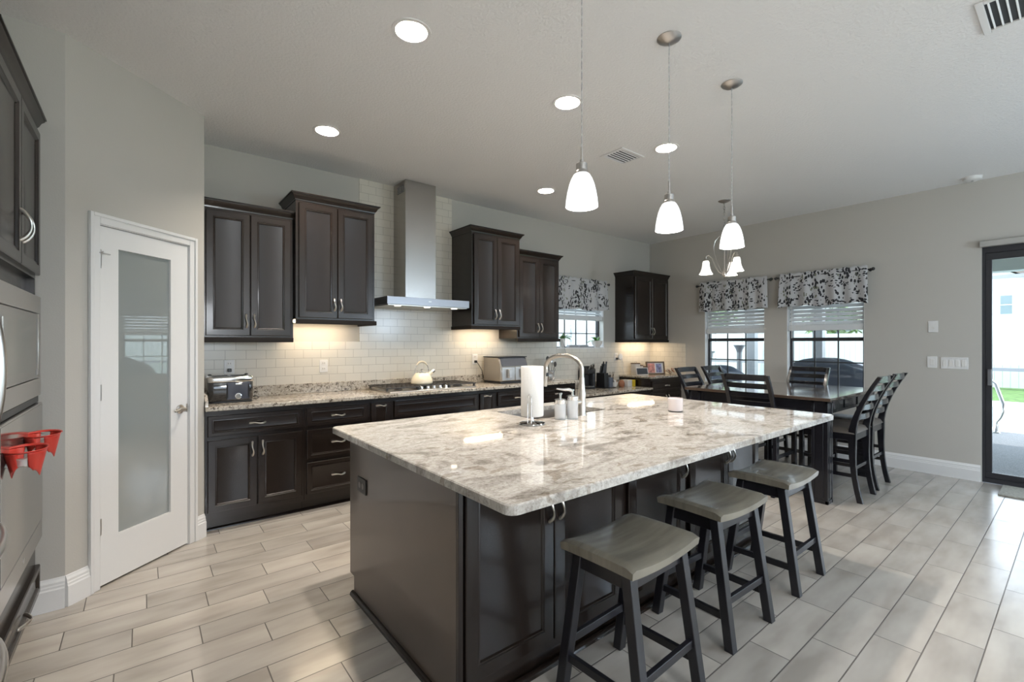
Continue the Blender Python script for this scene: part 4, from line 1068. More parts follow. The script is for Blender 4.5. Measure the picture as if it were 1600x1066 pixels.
md = MB().box(TX + .004, TX + .018, TY0 + .068, TY1 - .062, 1.206, 1.524).build('door', P('microwave_door_steel', (.40, .38, .36), .2, .9), mw, bevel=.002)
MB().box(TX + .018, TX + .0195, TY0 + .13, TY1 - .22, 1.25, 1.48).build('window', P('microwave_window', (.34, .34, .32), .14, .8), md)
MB().box(TX + .018, TX + .0192, TY1 - .100, TY1 - .092, 1.24, 1.50).build('keypad_line', 'grey_ceramic', md)
MB().box(TX + .018, TX + .0200, TY1 - .115, TY1 - .075, 1.222, 1.250).build('open_button', 'grey_ceramic', md)
ov = thing('wall_oven', 'built-in stainless wall oven with red pot holders on its handle', 'oven', (-.6, 2.87, .39))
MB().box(TX - .5, TX + .002, TY0 + .022, TY1 - .022, .392, 1.112).build('housing', 'black_gap', ov)
MB().box(TX + .003, TX + .012, TY0 + .012, TY1 - .010, 1.084, 1.112).build('vent_strip', 'black', ov)
dr = MB().box(TX + .003, TX + .026, TY0 + .010, TY1 - .008, .395, 1.080).build('door', P('oven_door_steel', (.50, .475, .45), .22, .95), ov, bevel=.003)
MB().box(TX + .026, TX + .028, TY0 + .035, TY1 - .018, .495, 1.072).build('window', P('oven_window', (.40, .375, .35), .12, .85), dr)
gp = MB(); gp.box(TX + .0262, TX + .0275, TY0 + .012, TY1 - .010, .490, .4945); gp.build('seam', 'black', dr)
MB().lathe([(0, 0), (.014, 0), (.014, .0015), (0, .0015)], (TX + .026, 2.86, .442), 20, axis=(1, 0, 0)).build('emblem', 'nickel_dark', dr)
HX, HZ = TX + .078, .925
hb = MB().box(HX - .006, HX + .008, 2.52, 3.19, HZ - .016, HZ + .016); hb.box(TX + .026, HX, 2.52, 2.545, HZ - .014, HZ + .014); hb.box(TX + .026, HX, 3.165, 3.19, HZ - .014, HZ + .014)
hb.build('handle', 'stainless_h', dr, bevel=.003)
# red silicone pinch pot holders clipped over the handle
def pot_holder(yc, label, sc_=1.0):
    t = thing('pot_holder', label, 'pot holder', (HX, yc, HZ), 'red silicone pot holders')
    def shell(side):
        def f(u, v):
            a = (u - .5) * PI * .95
            r = .072 * (1 - .40 * v) * sc_
            y = yc + math.sin(a) * r * 1.25
            x = HX + side * (.012 + .045 * math.cos(a) * (1 - .45 * v) * sc_)
            z = HZ + .048 - (.085 + .018 * math.cos(2.2 * a)) * v + .010 * abs(math.sin(3 * a)) * v
            return V(x, y, z)
        return f
    for side in (1, -1): MB().grid(shell(side), 20, 8).build('flap', 'red', t, smooth=True, solid=.003)
    def rim(u, v):
        a = u * 2 * PI; r = (.070 + .010 * v) * sc_
        sx = 1 if math.cos(a) > 0 else 1
        return V(HX + math.cos(a) * (.056 + .008 * v) * sc_, yc + math.sin(a) * r * 1.28, HZ + .048 + .006 * v)
    MB().grid(rim, 32, 2).build('rim', 'red', t, smooth=True, solid=.003)
pot_holder(2.90, 'red silicone pot holder on the oven handle, farther and higher one')
pot_holder(2.53, 'red silicone pot holder on the oven handle, nearer one at the left edge')

fr = thing('refrigerator', 'stainless french door refrigerator, only its bowed handles at the left edge', 'refrigerator', (-.75, 1.91, 0))
FXX = -.43
MB().box(XL + .01, FXX - .05, 1.455, 2.385, .02, 1.78).build('cabinet', 'grey_metal', fr)
fd = []
for (a, b) in ((1.455, 1.918), (1.922, 2.385)): fd.append(MB().box(FXX - .048, FXX, a, b, .88, 1.79).build('door', 'stainless_h', fr, bevel=.006))
dw1 = MB().box(FXX - .048, FXX, 1.455, 2.385, .50, .872).build('freezer_drawer', 'stainless_h', fr, bevel=.006)
dw2 = MB().box(FXX - .048, FXX, 1.455, 2.385, .06, .492).build('freezer_drawer', 'stainless_h', fr, bevel=.006)
def bow(p0, p1, out, r, par, n=18, flat=1.0):
    p0, p1 = Vector(p0), Vector(p1)
    pts = [p0 + (p1 - p0) * (k / n) + V(out * math.sin(PI * k / n) ** .55, 0, 0) for k in range(n + 1)]
    MB().tube(pts, r, 12, flat=flat).build('handle', 'stainless_h', par, smooth=True)
bow((FXX, 1.885, .95), (FXX, 1.885, 1.65), .095, .013, fd[0]); bow((FXX, 1.965, .95), (FXX, 1.965, 1.65), .110, .013, fd[1])
bow((FXX, 1.53, .78), (FXX, 2.31, .78), .105, .015, dw1); bow((FXX, 1.53, .40), (FXX, 2.31, .40), .105, .015, dw2)

# ---------------------------------------------------------------- bar stools
def make_stool(label):
    t = thing('bar_stool', label, 'bar stool', (0, 0, 0), 'saddle seat bar stools at the island')
    L_, W_, zt = .455, .335, .605
    def sz(x, y):
        return .020 * (2 * x / L_) ** 2 - .004 * (2 * y / W_) ** 2
    bm = MB(); nu, nv = 20, 12
    top, bot = [], []
    def edge(u, v):
        x = (u - .5) * L_; y = (v - .5) * W_
        return x, y
    T_ = [[None] * (nv + 1) for _ in range(nu + 1)]; B_ = [[None] * (nv + 1) for _ in range(nu + 1)]
    for i in range(nu + 1):
        for j in range(nv + 1):
            x, y = edge(i / nu, j / nv)
            ex_ = max(0, abs(2 * x / L_) - .93) / .07; ey_ = max(0, abs(2 * y / W_) - .90) / .10
            T_[i][j] = bm.bm.verts.new((x, y, zt + sz(x, y) - .010 * ex_ ** 2 - .010 * ey_ ** 2))
            B_[i][j] = bm.bm.verts.new((x * .985, y * .98, zt - .040 + sz(x, y) * .75))
    for i in range(nu):
        for j in range(nv):
            bm.bm.faces.new((T_[i][j], T_[i + 1][j], T_[i + 1][j + 1], T_[i][j + 1])); bm.bm.faces.new((B_[i][j], B_[i][j + 1], B_[i + 1][j + 1], B_[i + 1][j]))
    for i in range(nu):
        bm.bm.faces.new((T_[i][0], B_[i][0], B_[i + 1][0], T_[i + 1][0])); bm.bm.faces.new((T_[i + 1][nv], B_[i + 1][nv], B_[i][nv], T_[i][nv]))
    for j in range(nv):
        bm.bm.faces.new((T_[0][j + 1], B_[0][j + 1], B_[0][j], T_[0][j])); bm.bm.faces.new((T_[nu][j], B_[nu][j], B_[nu][j + 1], T_[nu][j + 1]))
    bm.build('seat', 'seat_wood', t, smooth=True, angle=.7)
    xt, yt, xb, yb = .172, .112, .188, .192
    zl = .5655
    def lp(sx, sy, z): k = z / zl; return V(sx * (xb + (xt - xb) * k), sy * (yb + (yt - yb) * k), z)
    for sx in (-1, 1):
        for sy in (-1, 1):
            A, B = lp(sx, sy, 0), lp(sx, sy, zl)
            h = .0205
            MB().loft([[p + V(a * h, b * h, 0) for a, b in ((-1, -1), (1, -1), (1, 1), (-1, 1))] for p in (A, B)]).build('leg', 'stool_leg', t, bevel=.003)
    ap = MB()
    for sy in (-1, 1): ap.bar(lp(-1, sy, .535), lp(1, sy, .535), .018, .055)
    for sx in (-1, 1): ap.bar(lp(sx, -1, .535), lp(sx, 1, .535), .018, .055)
    ap.build('apron', 'stool_leg', t, bevel=.002)
    for sy in (-1, 1): MB().bar(lp(-1, sy, .205), lp(1, sy, .205), .020, .032).build('stretcher', 'stool_leg', t, bevel=.002)
    for sx in (-1, 1): MB().bar(lp(sx, -1, .140), lp(sx, 1, .140), .020, .032).build('stretcher', 'stool_leg', t, bevel=.002)
    return t
sl_ = ['grey-topped black bar stool nearest the camera, cut off by the bottom edge', 'grey-topped black bar stool, middle of the three at the island', 'grey-topped black bar stool farthest along the island, next to the dining table']
st = make_stool(sl_[0])
for k, (x, y, a) in enumerate(((1.505, 1.128, 2), (2.245, 1.182, -1.5), (2.972, 1.182, .5))):
    o = st if k == 0 else copy_tree(st)
    o.location = (x, y, 0); o.rotation_euler.z = math.radians(a); o['label'] = sl_[k]

# ---------------------------------------------------------------- dining set
tx0, tx1, ty0, ty1, tz = 4.512, 5.95, 1.345, 2.685, .91
t = thing('dining_table', 'wide counter-height dark wood dining table by the windows', 'table', ((tx0 + tx1) / 2, (ty0 + ty1) / 2, 0))
MB().box(tx0, tx1, ty0, ty1, tz - .028, tz).build('table_top', 'table_top', t, bevel=.004)
li = .030; lw = .125
for sx in (0, 1):
    for sy in (0, 1):
        x0 = tx0 + li if sx == 0 else tx1 - li - lw; y0 = ty0 + li if sy == 0 else ty1 - li - lw
        lg = MB().box(x0 + .006, x0 + lw - .006, y0 + .006, y0 + lw - .006, 0, tz - .029)
        for (a, b) in ((0, 0), (1, 0), (0, 1), (1, 1)):
            lg.box(x0 + (lw - .022) * a, x0 + .022 + (lw - .022) * a, y0 + (lw - .022) * b, y0 + .022 + (lw - .022) * b, 0, tz - .030)
        lg.box(x0, x0 + lw, y0, y0 + lw, 0, .03); lg.box(x0, x0 + lw, y0, y0 + lw, .745, .765); lg.box(x0, x0 + lw, y0, y0 + lw, .86, tz - .0285)
        for n_, fc in enumerate(((x0 + .035, x0 + lw - .035, y0 - .001, y0 + .01), (x0 - .001, x0 + .01, y0 + .035, y0 + lw - .035))):
            lg.box(*fc, .05, .73)
        lg.build('leg', 'black_wood', t, bevel=.002)
ap = MB(); az0, az1 = .765, tz - .029
for (a0, a1, fixed, ax) in ((ty0 + li + lw, ty1 - li - lw, tx0 + li + .02, 'x'), (ty0 + li + lw, ty1 - li - lw, tx1 - li - .04, 'x'), (tx0 + li + lw, tx1 - li - lw, ty0 + li + .02, 'y'), (tx0 + li + lw, tx1 - li - lw, ty1 - li - .04, 'y')):
    def B(u0, u1, c0, c1, z0, z1):
        if ax == 'x': ap.box(c0, c1, u0, u1, z0, z1)
        else: ap.box(u0, u1, c0, c1, z0, z1)
    B(a0, a1, fixed, fixed + .02, az0, az1)
    for s0_, s1_ in ((fixed - .008, fixed), (fixed + .02, fixed + .028)):
        B(a0, a1, s0_, s1_, az0, az0 + .022); B(a0, a1, s0_, s1_, az1 - .02, az1)
        n = 3
        for k in range(n + 1):
            c = a0 + (a1 - a0) * k / n; c = min(max(c, a0 + .015), a1 - .015); B(c - .015, c + .015, s0_, s1_, az0 + .022, az1 - .02)
ap.build('apron', 'black_wood', t, bevel=.0015)

def make_chair(label):
    t = thing('dining_chair', label, 'chair', (0, 0, 0), 'black ladder-back counter chairs')   # faces +Y, back posts at y<0
    HW = .195
    def post_y(z): # curved rear post centre line
        return -.0 + (.035 * max(0, (.45 - z) / .45) ** 2 * -1.6) - .19 * max(0, (z - .60) / .49) ** 1.55
    for sx in (-1, 1):
        rings = []
        for k in range(15):
            z = 1.092 * k / 14; y = post_y(z); hx = .017; hy = .021 + .010 * math.exp(-((z - .55) / .2) ** 2) - .004 * (z / 1.09)
            rings.append([V(sx * HW + a * hx, y + b * hy, z) for a, b in ((-1, -1), (1, -1), (1, 1), (-1, 1))])
        MB().loft(rings).build('rear_leg', 'black_wood', t, bevel=.003)
        MB().box(sx * (HW + .005) - .019, sx * (HW + .005) + .019, .375, .413, 0, .585).build('front_leg', 'black_wood', t, bevel=.003)
    for k, z in enumerate((.735, .820, .905, .990, 1.068)):
        hh = .024 if k < 4 else .028
        rings = []
        for i in range(9):
            u = i / 8; x = -HW + .014 + (2 * HW - .028) * u; y = post_y(z) - .022 * math.sin(PI * u)
            rings.append([V(x, y + a * .008, z + b * hh - .0 * 1 + (post_y(z + b * hh) - post_y(z)) * 0) for a, b in ((-1, -1), (1, -1), (1, 1), (-1, 1))])
        MB().loft(rings).build('top_rail' if k == 4 else 'back_slat', 'black_wood', t, bevel=.002)
    ap = MB(); zs = .560
    ap.bar((-HW, .394, zs), (HW, .394, zs), .022, .06); ap.bar((-HW, -.005, zs), (HW, -.005, zs), .022, .06)
    for sx in (-1, 1): ap.bar((sx * HW, 0, zs), (sx * HW, .394, zs), .022, .06)
    ap.build('seat_frame', 'black_wood', t, bevel=.002)
    def cush(u, v):
        x = (u - .5) * 2; y = (v - .5) * 2
        e = (1 - x ** 6) * (1 - y ** 6)
        return V(x * (HW + .025), .205 + y * .225, .590 + .048 * max(0, e) ** .35)
    mb = MB().grid(cush, 20, 20); mb.box(-HW - .02, HW + .02, -.005 + .02, .425, .5905, .60)
    mb.build('seat_cushion', 'leather', t, smooth=True, angle=.9)
    for z in (.225,):
        for sx in (-1, 1): MB().bar((sx * HW, post_y(z), z), (sx * (HW + .003), .39, z), .018, .03).build('stretcher', 'black_wood', t, bevel=.002)
    for sx in (-1, 1): MB().bar((sx * HW, post_y(.345), .345), (sx * (HW + .003), .39, .345), .018, .03).build('stretcher', 'black_wood', t, bevel=.002)
    MB().bar((-HW, .394, .19), (HW, .394, .19), .020, .035).build('footrest', 'black_wood', t, bevel=.002)
    MB().bar((-HW, post_y(.29), .29), (HW, post_y(.29), .29), .018, .03).build('stretcher', 'black_wood', t, bevel=.002)
    return t
chairs = [((5.005, 1.272), 0, 'black ladder-back chair at the right side of the table, nearer of the two'),
          ((5.56, 1.285), 0, 'black ladder-back chair at the right side of the table, closer to the window wall'),
          ((4.45, 1.945), -90, 'black ladder-back chair facing away, right behind the island end'),
          ((6.02, 2.07), 90, 'black ladder-back chair in front of the right dining window'),
          ((4.985, 2.765), 180, 'black ladder-back chair at the left side of the table, next to the corner cabinet'),
          ((5.56, 2.765), 180, 'black ladder-back chair in front of the left dining window')]
ch0 = make_chair(chairs[0][2])
for k, ((x, y), a, l) in enumerate(chairs):
    o = ch0 if k == 0 else copy_tree(ch0)
    o.location = (x, y, 0); o.rotation_euler.z = math.radians(a); o['label'] = l

# ---------------------------------------------------------------- windows, blinds, valances
def window_x(n, y0, y1, z0, z1):
    X = XW + .085
    w_ = thing('window_%d' % n, None, None, (X, (y0 + y1) / 2, z0)); w_['kind'] = 'structure'
    f = MB(); b = .035
    for a in ((y0, y1, z0, z0 + b), (y0, y1, z1 - b, z1), (y0, y0 + b, z0 + b, z1 - b), (y1 - b, y1, z0 + b, z1 - b)): f.box(X, X + .05, *a)
    zm = 1.425
    f.box(X - .008, X + .05, y0 + b, y1 - b, zm - .022, zm + .022)
    f.build('frame', 'bronze', w_, bevel=.002)
    mt = MB()
    for k in (1, 2):
        yy = y0 + b + (y1 - y0 - 2 * b) * k / 3; mt.box(X + .012, X + .026, yy - .007, yy + .007, z0 + b, zm - .022); mt.box(X + .012, X + .026, yy - .007, yy + .007, zm + .022, z1 - b)
    mt.box(X + .0125, X + .0255, y0 + b, y1 - b, 1.135, 1.149); mt.box(X + .0125, X + .0255, y0 + b, y1 - b, 1.76, 1.774)
    mt.build('muntins', 'bronze', w_)
    MB().box(X + .028, X + .032, y0 + b, y1 - b, z0 + b, z1 - b).build('pane', 'glass', w_)
    struct(box('trim_sill_%d' % n, 'trim', XW - .015, X, y0 - .0, y1 + .0, z0 - .0, z0 + .018))
    rv = MB()
    for a in ((y0, y0 + .006), (y1 - .006, y1)): rv.box(XW + .001, X, *a, z0 + .018, z1)
    struct(rv.build('trim_reveal_%d' % n, 'trim'))
window_x(1, *W1); window_x(2, *W2)
def window_y(n, x0, x1, z0, z1):
    Y = YW + .085
    w_ = thing('window_%d' % n, None, None, ((x0 + x1) / 2, Y, z0)); w_['kind'] = 'structure'
    f = MB(); b = .028
    for a in ((x0, x1, z0, z0 + b), (x0, x1, z1 - b, z1), (x0, x0 + b, z0 + b, z1 - b), (x1 - b, x1, z0 + b, z1 - b)): f.box(a[0], a[1], Y, Y + .05, a[2], a[3])
    f.build('frame', 'bronze', w_, bevel=.002)
    mt = MB()
    for k in (1, 2, 3):
        xx = x0 + b + (x1 - x0 - 2 * b) * k / 4; mt.box(xx - .006, xx + .006, Y + .012, Y + .026, z0 + b, z1 - b)
    mt.box(x0 + b, x1 - b, Y + .0125, Y + .0255, 1.51, 1.522)
    mt.build('muntins', 'bronze', w_)
    MB().box(x0 + b, x1 - b, Y + .028, Y + .032, z0 + b, z1 - b).build('pane', 'glass', w_)
    struct(box('trim_sill_%d' % n, 'trim', x0, x1, YW - .012, Y, z0 - .0, z0 + .016))
    rv = MB()
    for a in ((x0, x0 + .006), (x1 - .006, x1)): rv.box(*a, YW + .001, Y, z0 + .016, z1)
    struct(rv.build('trim_reveal_%d' % n, 'trim'))
window_y(3, *WB)

def blind_x(y0, y1, ztop, zrail0, zrail1, label):
    X = XW + .045
    t = thing('window_blind', label, 'window blind', (X, (y0 + y1) / 2, zrail0), 'white slatted blinds on the dining windows')
    MB().box(X - .02, X + .02, y0, y1, ztop - .04, ztop).build('head_rail', 'blind', t, bevel=.002)
    z = zrail1 + .024; k = 0
    while z < ztop - .05:
        MB().box(-.025, .025, y0 + .004, y1 - .004, -.0014, .0014, Matrix.Translation((X, 0, z)) @ Matrix.Rotation(math.radians(-60), 4, 'Y')).build('slat', 'blind', t); z += .050
    MB().box(X - .026, X + .024, y0 + .002, y1 - .002, zrail0, zrail1).build('bottom_stack', 'blind', t, bevel=.004)
    for yy in (y0 + .10, (y0 + y1) / 2, y1 - .10): MB().box(X - .029, X - .0275, yy - .001, yy + .001, zrail0 + .01, ztop - .04).build('ladder_cord', 'white_plastic', t)
    MB().tube([(X - .034, y1 - .045, ztop - .04), (X - .034, y1 - .045, 1.44)], .004, 8).build('tilt_wand', 'white_plastic', t)
blind_x(W1[0] + .008, W1[1] - .008, 2.15, 1.515, 1.585, 'white slatted blind half raised in the left dining window')
blind_x(W2[0] + .008, W2[1] - .008, 2.15, 1.535, 1.605, 'white slatted blind half raised in the right dining window')
Y = YW + .045
t = thing('window_blind', 'white blind gathered at the top of the window above the low desk', 'window blind', (4.85, Y, 1.75))
MB().box(WB[0] + .01, WB[1] - .01, Y - .02, Y + .02, 2.11, 2.15).build('head_rail', 'blind', t)
for k in range(8):
    MB().box(WB[0] + .014, WB[1] - .014, -.024, .024, -.0014, .0014, Matrix.Translation((0, Y, 1.80 + k * .04)) @ Matrix.Rotation(math.radians(50), 4, 'X')).build('slat', 'blind', t)
MB().box(WB[0] + .012, WB[1] - .012, Y - .026, Y + .024, 1.705, 1.775).build('bottom_stack', 'blind', t, bevel=.004)

def valance(axis, a0, a1, z_rod, z_bot, label, rodlabel, off=.085, seed=0, extra=.055):
    random.seed(seed)
    ph = [random.uniform(0, 6) for _ in range(6)]
    c0 = (XW if axis == 'x' else YW) - off
    def f(u, v):
        s_ = a0 + (a1 - a0) * (u * (1 + .0 * v))
        s_ += (u - .5) * .03 * v
        z = z_rod + .045 - (z_rod + .045 - z_bot) * v + v * (.008 * math.sin(11 * u + ph[0]) + .006 * math.sin(23 * u + ph[1])) + (1 - v) * .006 * math.sin(60 * u)
        amp = .006 + .016 * v
        d = amp * (math.sin(38 * u + ph[2] + .8 * v) * .6 + math.sin(21 * u + ph[3]) * .5) + .012 * v
        if v < .22: d = d * (.3 + 3 * v) - .010 * math.sin(PI * v / .22)
        return V(c0 - .014 - d, s_, z) if axis == 'x' else V(s_, c0 - .014 - d, z)
    mb = MB().grid(f, 110, 24)
    uvl = mb.bm.loops.layers.uv.verify(); Lx, Lz = (a1 - a0), z_rod - z_bot
    for fc in mb.bm.faces:
        for l in fc.loops: u = l[uvl].uv; l[uvl].uv = (u[0] * Lx + seed, u[1] * Lz)
    # returns to the wall at both ends
    mb.build('valance', 'valance', smooth=True, solid=.004, angle=2.5)
    o = COL.objects[-1]; tag(o, label, 'valance', 'leaf print window valances')
    r = thing('curtain_rod', rodlabel, 'curtain rod', ((XW, (a0 + a1) / 2, z_rod) if axis == 'x' else ((a0 + a1) / 2, YW, z_rod)), 'black curtain rods')
    def q(s_, n=0, z=0): return V(c0 + n, s_, z_rod + z) if axis == 'x' else V(s_, c0 + n, z_rod + z)
    MB().cyl(q(a0 - extra * .6), q(a1 + extra * .6), .007, n=12).build('rod', 'black', r, smooth=True)
    for s_ in (a0 - extra * .6, a1 + extra * .6):
        e = 1 if s_ > a0 else -1
        MB().sphere(q(s_ + e * .018), .019, n=8).cyl(q(s_ - e * .012), q(s_ + e * .005), .011, n=12).build('finial', 'black', r, smooth=True)
    for s_ in (a0 - .008, a1 + .008): MB().cyl(q(s_), q(s_, off - .0), .006, n=10).cyl(q(s_, off - .004), q(s_, off - .0005), .016, n=14).build('bracket', 'black', r)
valance('x', 2.63, 3.565, 2.215, 1.835, 'leaf print valance over the left dining window', 'black rod carrying the left dining window valance', seed=1)
valance('x', 1.555, 2.475, 2.215, 1.835, 'leaf print valance over the right dining window', 'black rod carrying the right dining window valance', seed=2)
valance('y', 4.29, 5.31, 2.235, 1.840, 'leaf print valance over the small window behind the coffee maker', 'black rod carrying the valance above the low desk', seed=5)

# plants on the sill
def leafy(name, label, x, y, z, pot, n, ln, seed):
    random.seed(seed)
    t = thing(name, label, 'potted plant', (x, y, z), 'potted plants on the window sill')
    pot(t)
    return t
sz_ = WB[2] + .016
def leaf_mesh(mb, base, dirv, ln, w_, droop=.35):
    d = Vector(dirv).normalized(); side = d.cross(V(0, 0, 1)).normalized() if abs(d.z) < .98 else V(1, 0, 0); A = []; n = 7
    for k in range(n + 1):
        u = k / n; c = Vector(base) + d * ln * u + V(0, 0, -droop * ln * u * u)
        ww = w_ * math.sin(PI * min(.98, u * .92 + .06)) ** .8
        A.append([mb.bm.verts.new(c - side * ww + V(0, 0, ww * .3)), mb.bm.verts.new(c), mb.bm.verts.new(c + side * ww + V(0, 0, ww * .3))])
    for p, q in zip(A, A[1:]):
        for i in (0, 1): mb.bm.faces.new((p[i], p[i + 1], q[i + 1], q[i]))
random.seed(11)
pxp, pyp = 4.515, YW + .035
t = thing('potted_plant', 'broad-leaved plant in a white pot at the left of the sill', 'potted plant', (pxp, pyp, sz_), 'potted plants on the window sill')
MB().lathe([(0, 0), (.030, 0), (.036, .03), (.042, .12), (.040, .125), (.036, .115), (0, .115)], (pxp, pyp, sz_), 24).build('pot', 'white_ceramic', t, smooth=True)
for k, (dx, dy, dz, ln) in enumerate(((1, -.4, .65, .17), (-1, -.3, .6, .15), (.8, -.7, 1.2, .14), (-.4, -.9, .9, .13), (1, .1, .35, .19), (.1, -.2, 1, .13))):
    mb = MB(); leaf_mesh(mb, (pxp, pyp, sz_ + .115), (dx, dy, dz), ln, .036); mb.build('leaf', 'leaf', t, smooth=True, solid=.0015)
MB().tube([(pxp - .03, pyp - .03, sz_ + .10), (pxp - .035, pyp - .07, sz_ + .03), (pxp - .02, pyp - .085, sz_ - .06), (pxp + .01, pyp - .09, sz_ - .13)], .003, 6).build('roots', 'grey_ceramic', t, smooth=True)
pxp = 5.20
t = thing('potted_plant', 'spreading plant in a round white bowl at the right of the sill', 'potted plant', (pxp, pyp, sz_), 'potted plants on the window sill')
MB().lathe([(0, 0), (.035, 0), (.040, .008), (.075, .05), (.082, .095), (.077, .095), (.06, .05), (0, .03)], (pxp, pyp - .03, sz_), 28).build('bowl', 'white_ceramic', t, smooth=True)
MB().lathe([(0, .07), (.068, .07), (.068, .076), (0, .078)], (pxp, pyp - .03, sz_), 20).build('soil', 'soil', t)
for k, (dx, dy, dz, ln) in enumerate(((-1, -.1, .30, .20), (-1, -.3, .6, .14), (.3, -.5, 1, .09), (.8, -.3, .8, .07), (-.5, .1, 1, .11), (-1, 0, .9, .16), (.4, .0, 1, .10))):
    mb = MB(); leaf_mesh(mb, (pxp, pyp - .03, sz_ + .078), (dx, dy, dz), ln * 1.25, .024); mb.build('leaf', 'leaf', t, smooth=True, solid=.0015)
for k, x in enumerate((4.72, 4.93)):
    t = MB().box(x - .09, x + .09, pyp - .03, pyp + .03, sz_, sz_ + .035).build('planter_tray', 'grey_metal', bevel=.004)
    tag(t, ('empty dark grey planter tray on the sill, beside the broad-leaved plant', 'empty dark grey planter tray on the sill, beside the round white bowl')[k], 'tray', 'planter trays on the sill')

# ---------------------------------------------------------------- sliding patio door, door mat
dd_ = thing('door_2', None, None, (XW + .06, -.55, 0)); dd_['kind'] = 'structure'
def slider(y0, y1, x0, parent, hd=None):
    f = MB(); b = .046; xa, xb = XW + x0, XW + x0 + .04
    for a in ((y0, y1, .045, .10), (y0, y1, 2.20, 2.27), (y0, y0 + b, .10, 2.20), (y1 - b, y1, .10, 2.20)): f.box(xa, xb, *a)
    o = f.build('sash', 'bronze', parent, bevel=.003)
    MB().box(xa + .016, xa + .022, y0 + b, y1 - b, .10, 2.20).build('pane', 'glass', o)
    return o
fo = MB()
for a in ((DOOR[0], DOOR[1], 0.0, .045), (DOOR[0], DOOR[1], 2.27, 2.33), (DOOR[1] - .022, DOOR[1], .045, 2.27), (DOOR[0], DOOR[0] + .022, .045, 2.27)): fo.box(XW + .02, XW + .14, *a)
fo.build('frame', 'bronze', dd_)
s1_ = slider(-.52, DOOR[1] - .022, .03, dd_); s2_ = slider(DOOR[0] + .022, -.46, .085, dd_)
MB().box(XW + .010, XW + .030, .585, .615, .96, 1.12).build('handle', P('door_pull', (.16, .16, .17), .4, .3), s1_, bevel=.004)
t = MB().box(XW - .05, XW, DOOR[0] - .06, DOOR[1] + .012, 2.325, 2.385).build('blind_headrail', P('greige_headrail', (.40, .385, .36), .5), bevel=.006)
tag(t, 'long pale grey blind head rail above the patio door', 'head rail')
t = MB().box(6.04, 6.47, -.55, .505, .0005, .014).build('doormat', 'mat_rug', bevel=.004)
tag(t, 'beige doormat in front of the patio door', 'doormat')
d3 = thing('door_3', None, None, (XW + .06, -3.4, 0)); d3['kind'] = 'structure'
fo = MB()
for a in ((RW[0], RW[1], 0.0, .045), (RW[0], RW[1], 2.27, 2.33), (RW[1] - .05, RW[1], .045, 2.27), (RW[0], RW[0] + .05, .045, 2.27), (-3.43, -3.37, .045, 2.27)): fo.box(XW + .03, XW + .12, *a)
fo.build('frame', 'bronze', d3)
for k, (a, b, z0, z1) in enumerate(REAR):
    w_ = thing('window_%d' % (4 + k), None, None, ((a + b) / 2, YB, z0)); w_['kind'] = 'structure'
    fo = MB()
    for q_ in ((a, b, z0, z0 + .05), (a, b, z1 - .05, z1), (a, a + .05, z0 + .05, z1 - .05), (b - .05, b, z0 + .05, z1 - .05), ((a + b) / 2 - .03, (a + b) / 2 + .03, z0 + .05, z1 - .05)): fo.box(q_[0], q_[1], YB - .10, YB - .04, q_[2], q_[3])
    fo.build('frame', 'bronze', w_)

# ---------------------------------------------------------------- outside
def grd(name, m, x0, x1, y0, y1, z0, z1): return struct(box(name, m, x0, x1, y0, y1, z0, z1))
grd('patio_deck', 'pebble', XW + .15, 10.6, -9, 8.5, -.20, -.03)
grd('pool_coping', 'coping', 10.6, 11.1, -9, 8.5, -.20, -.025)
grd('pool_basin', 'water', 11.1, 14.6, -6, 3.4, -.20, -.09)
grd('pool_surround', 'coping', 14.6, 16.2, -9, 8.5, -.20, -.03)
grd('pool_surround', 'coping', 11.1, 14.6, 3.4, 8.5, -.20, -.03)
grd('lawn', 'grass', 16.2, 45, -30, 30, -.25, -.08)
grd('lawn_back', 'grass', -12, 16.2, 8.5, 30, -.25, -.08)
grd('side_yard', 'grass', -12, XW + .15, YW + .15, 8.5, -.25, -.08)
grd('rear_yard', 'grass', -20, 16.2, -30, YB - .15, -.25, -.08)
lr = MB().box(XW + .15, 10.2, -9, 6.2, 2.72, 2.86); lr.box(9.95, 10.2, -9, 6.2, 2.45, 2.72)
struct(lr.build('lanai_roof', 'lanai'))
for k, y in enumerate((4.43, 3.20, -5.5)):
    t = box('lanai_post', 'grey_metal', 10.0, 10.16, y - .08, y + .08, -.03, 2.45); tag(t, ('grey lanai post seen through the left dining window', 'grey lanai post seen through the right dining window', 'grey lanai post beyond the patio door')[k], 'post', 'lanai posts')
# screen enclosure
en = thing('screen_enclosure', 'bronze framed pool screen enclosure outside the patio door', 'screen enclosure', (15.9, 0, -.03))
eb = MB()
for z in (.75, 2.95): eb.box(15.87, 15.93, -9, 8.5, z - .04, z + .04)
eb.build('rails', 'grey_metal', en)
for y in (-8, -5.4, -2.8, -.2, 3.6, 6.0): box('upright', 'grey_metal', 15.87, 15.93, y - .04, y + .04, -.03, 5.0, en)
# pool handrail
t = thing('pool_handrail', 'chrome pool handrail outside the patio door', 'handrail', (10.75, 1.15, -.03))
for y in (.98,):
    MB().tube([(10.40, y, -.02), (10.40, y, .66), (10.41, y - .01, .76), (10.44, y - .04, .79), (10.48, y - .08, .74), (10.55, y - .16, .42), (10.55, y - .17, .30), (10.50, y - .14, .20), (10.46, y - .10, .12), (10.45, y - .09, -.02)], .024, 12).build('rail', 'chrome', t, smooth=True)
for p in ((10.40, .98), (10.45, .89)): MB().lathe([(0, 0), (.055, 0), (.05, .012), (0, .014)], (*p, -.027), 18).build('flange', 'chrome', t, smooth=True)
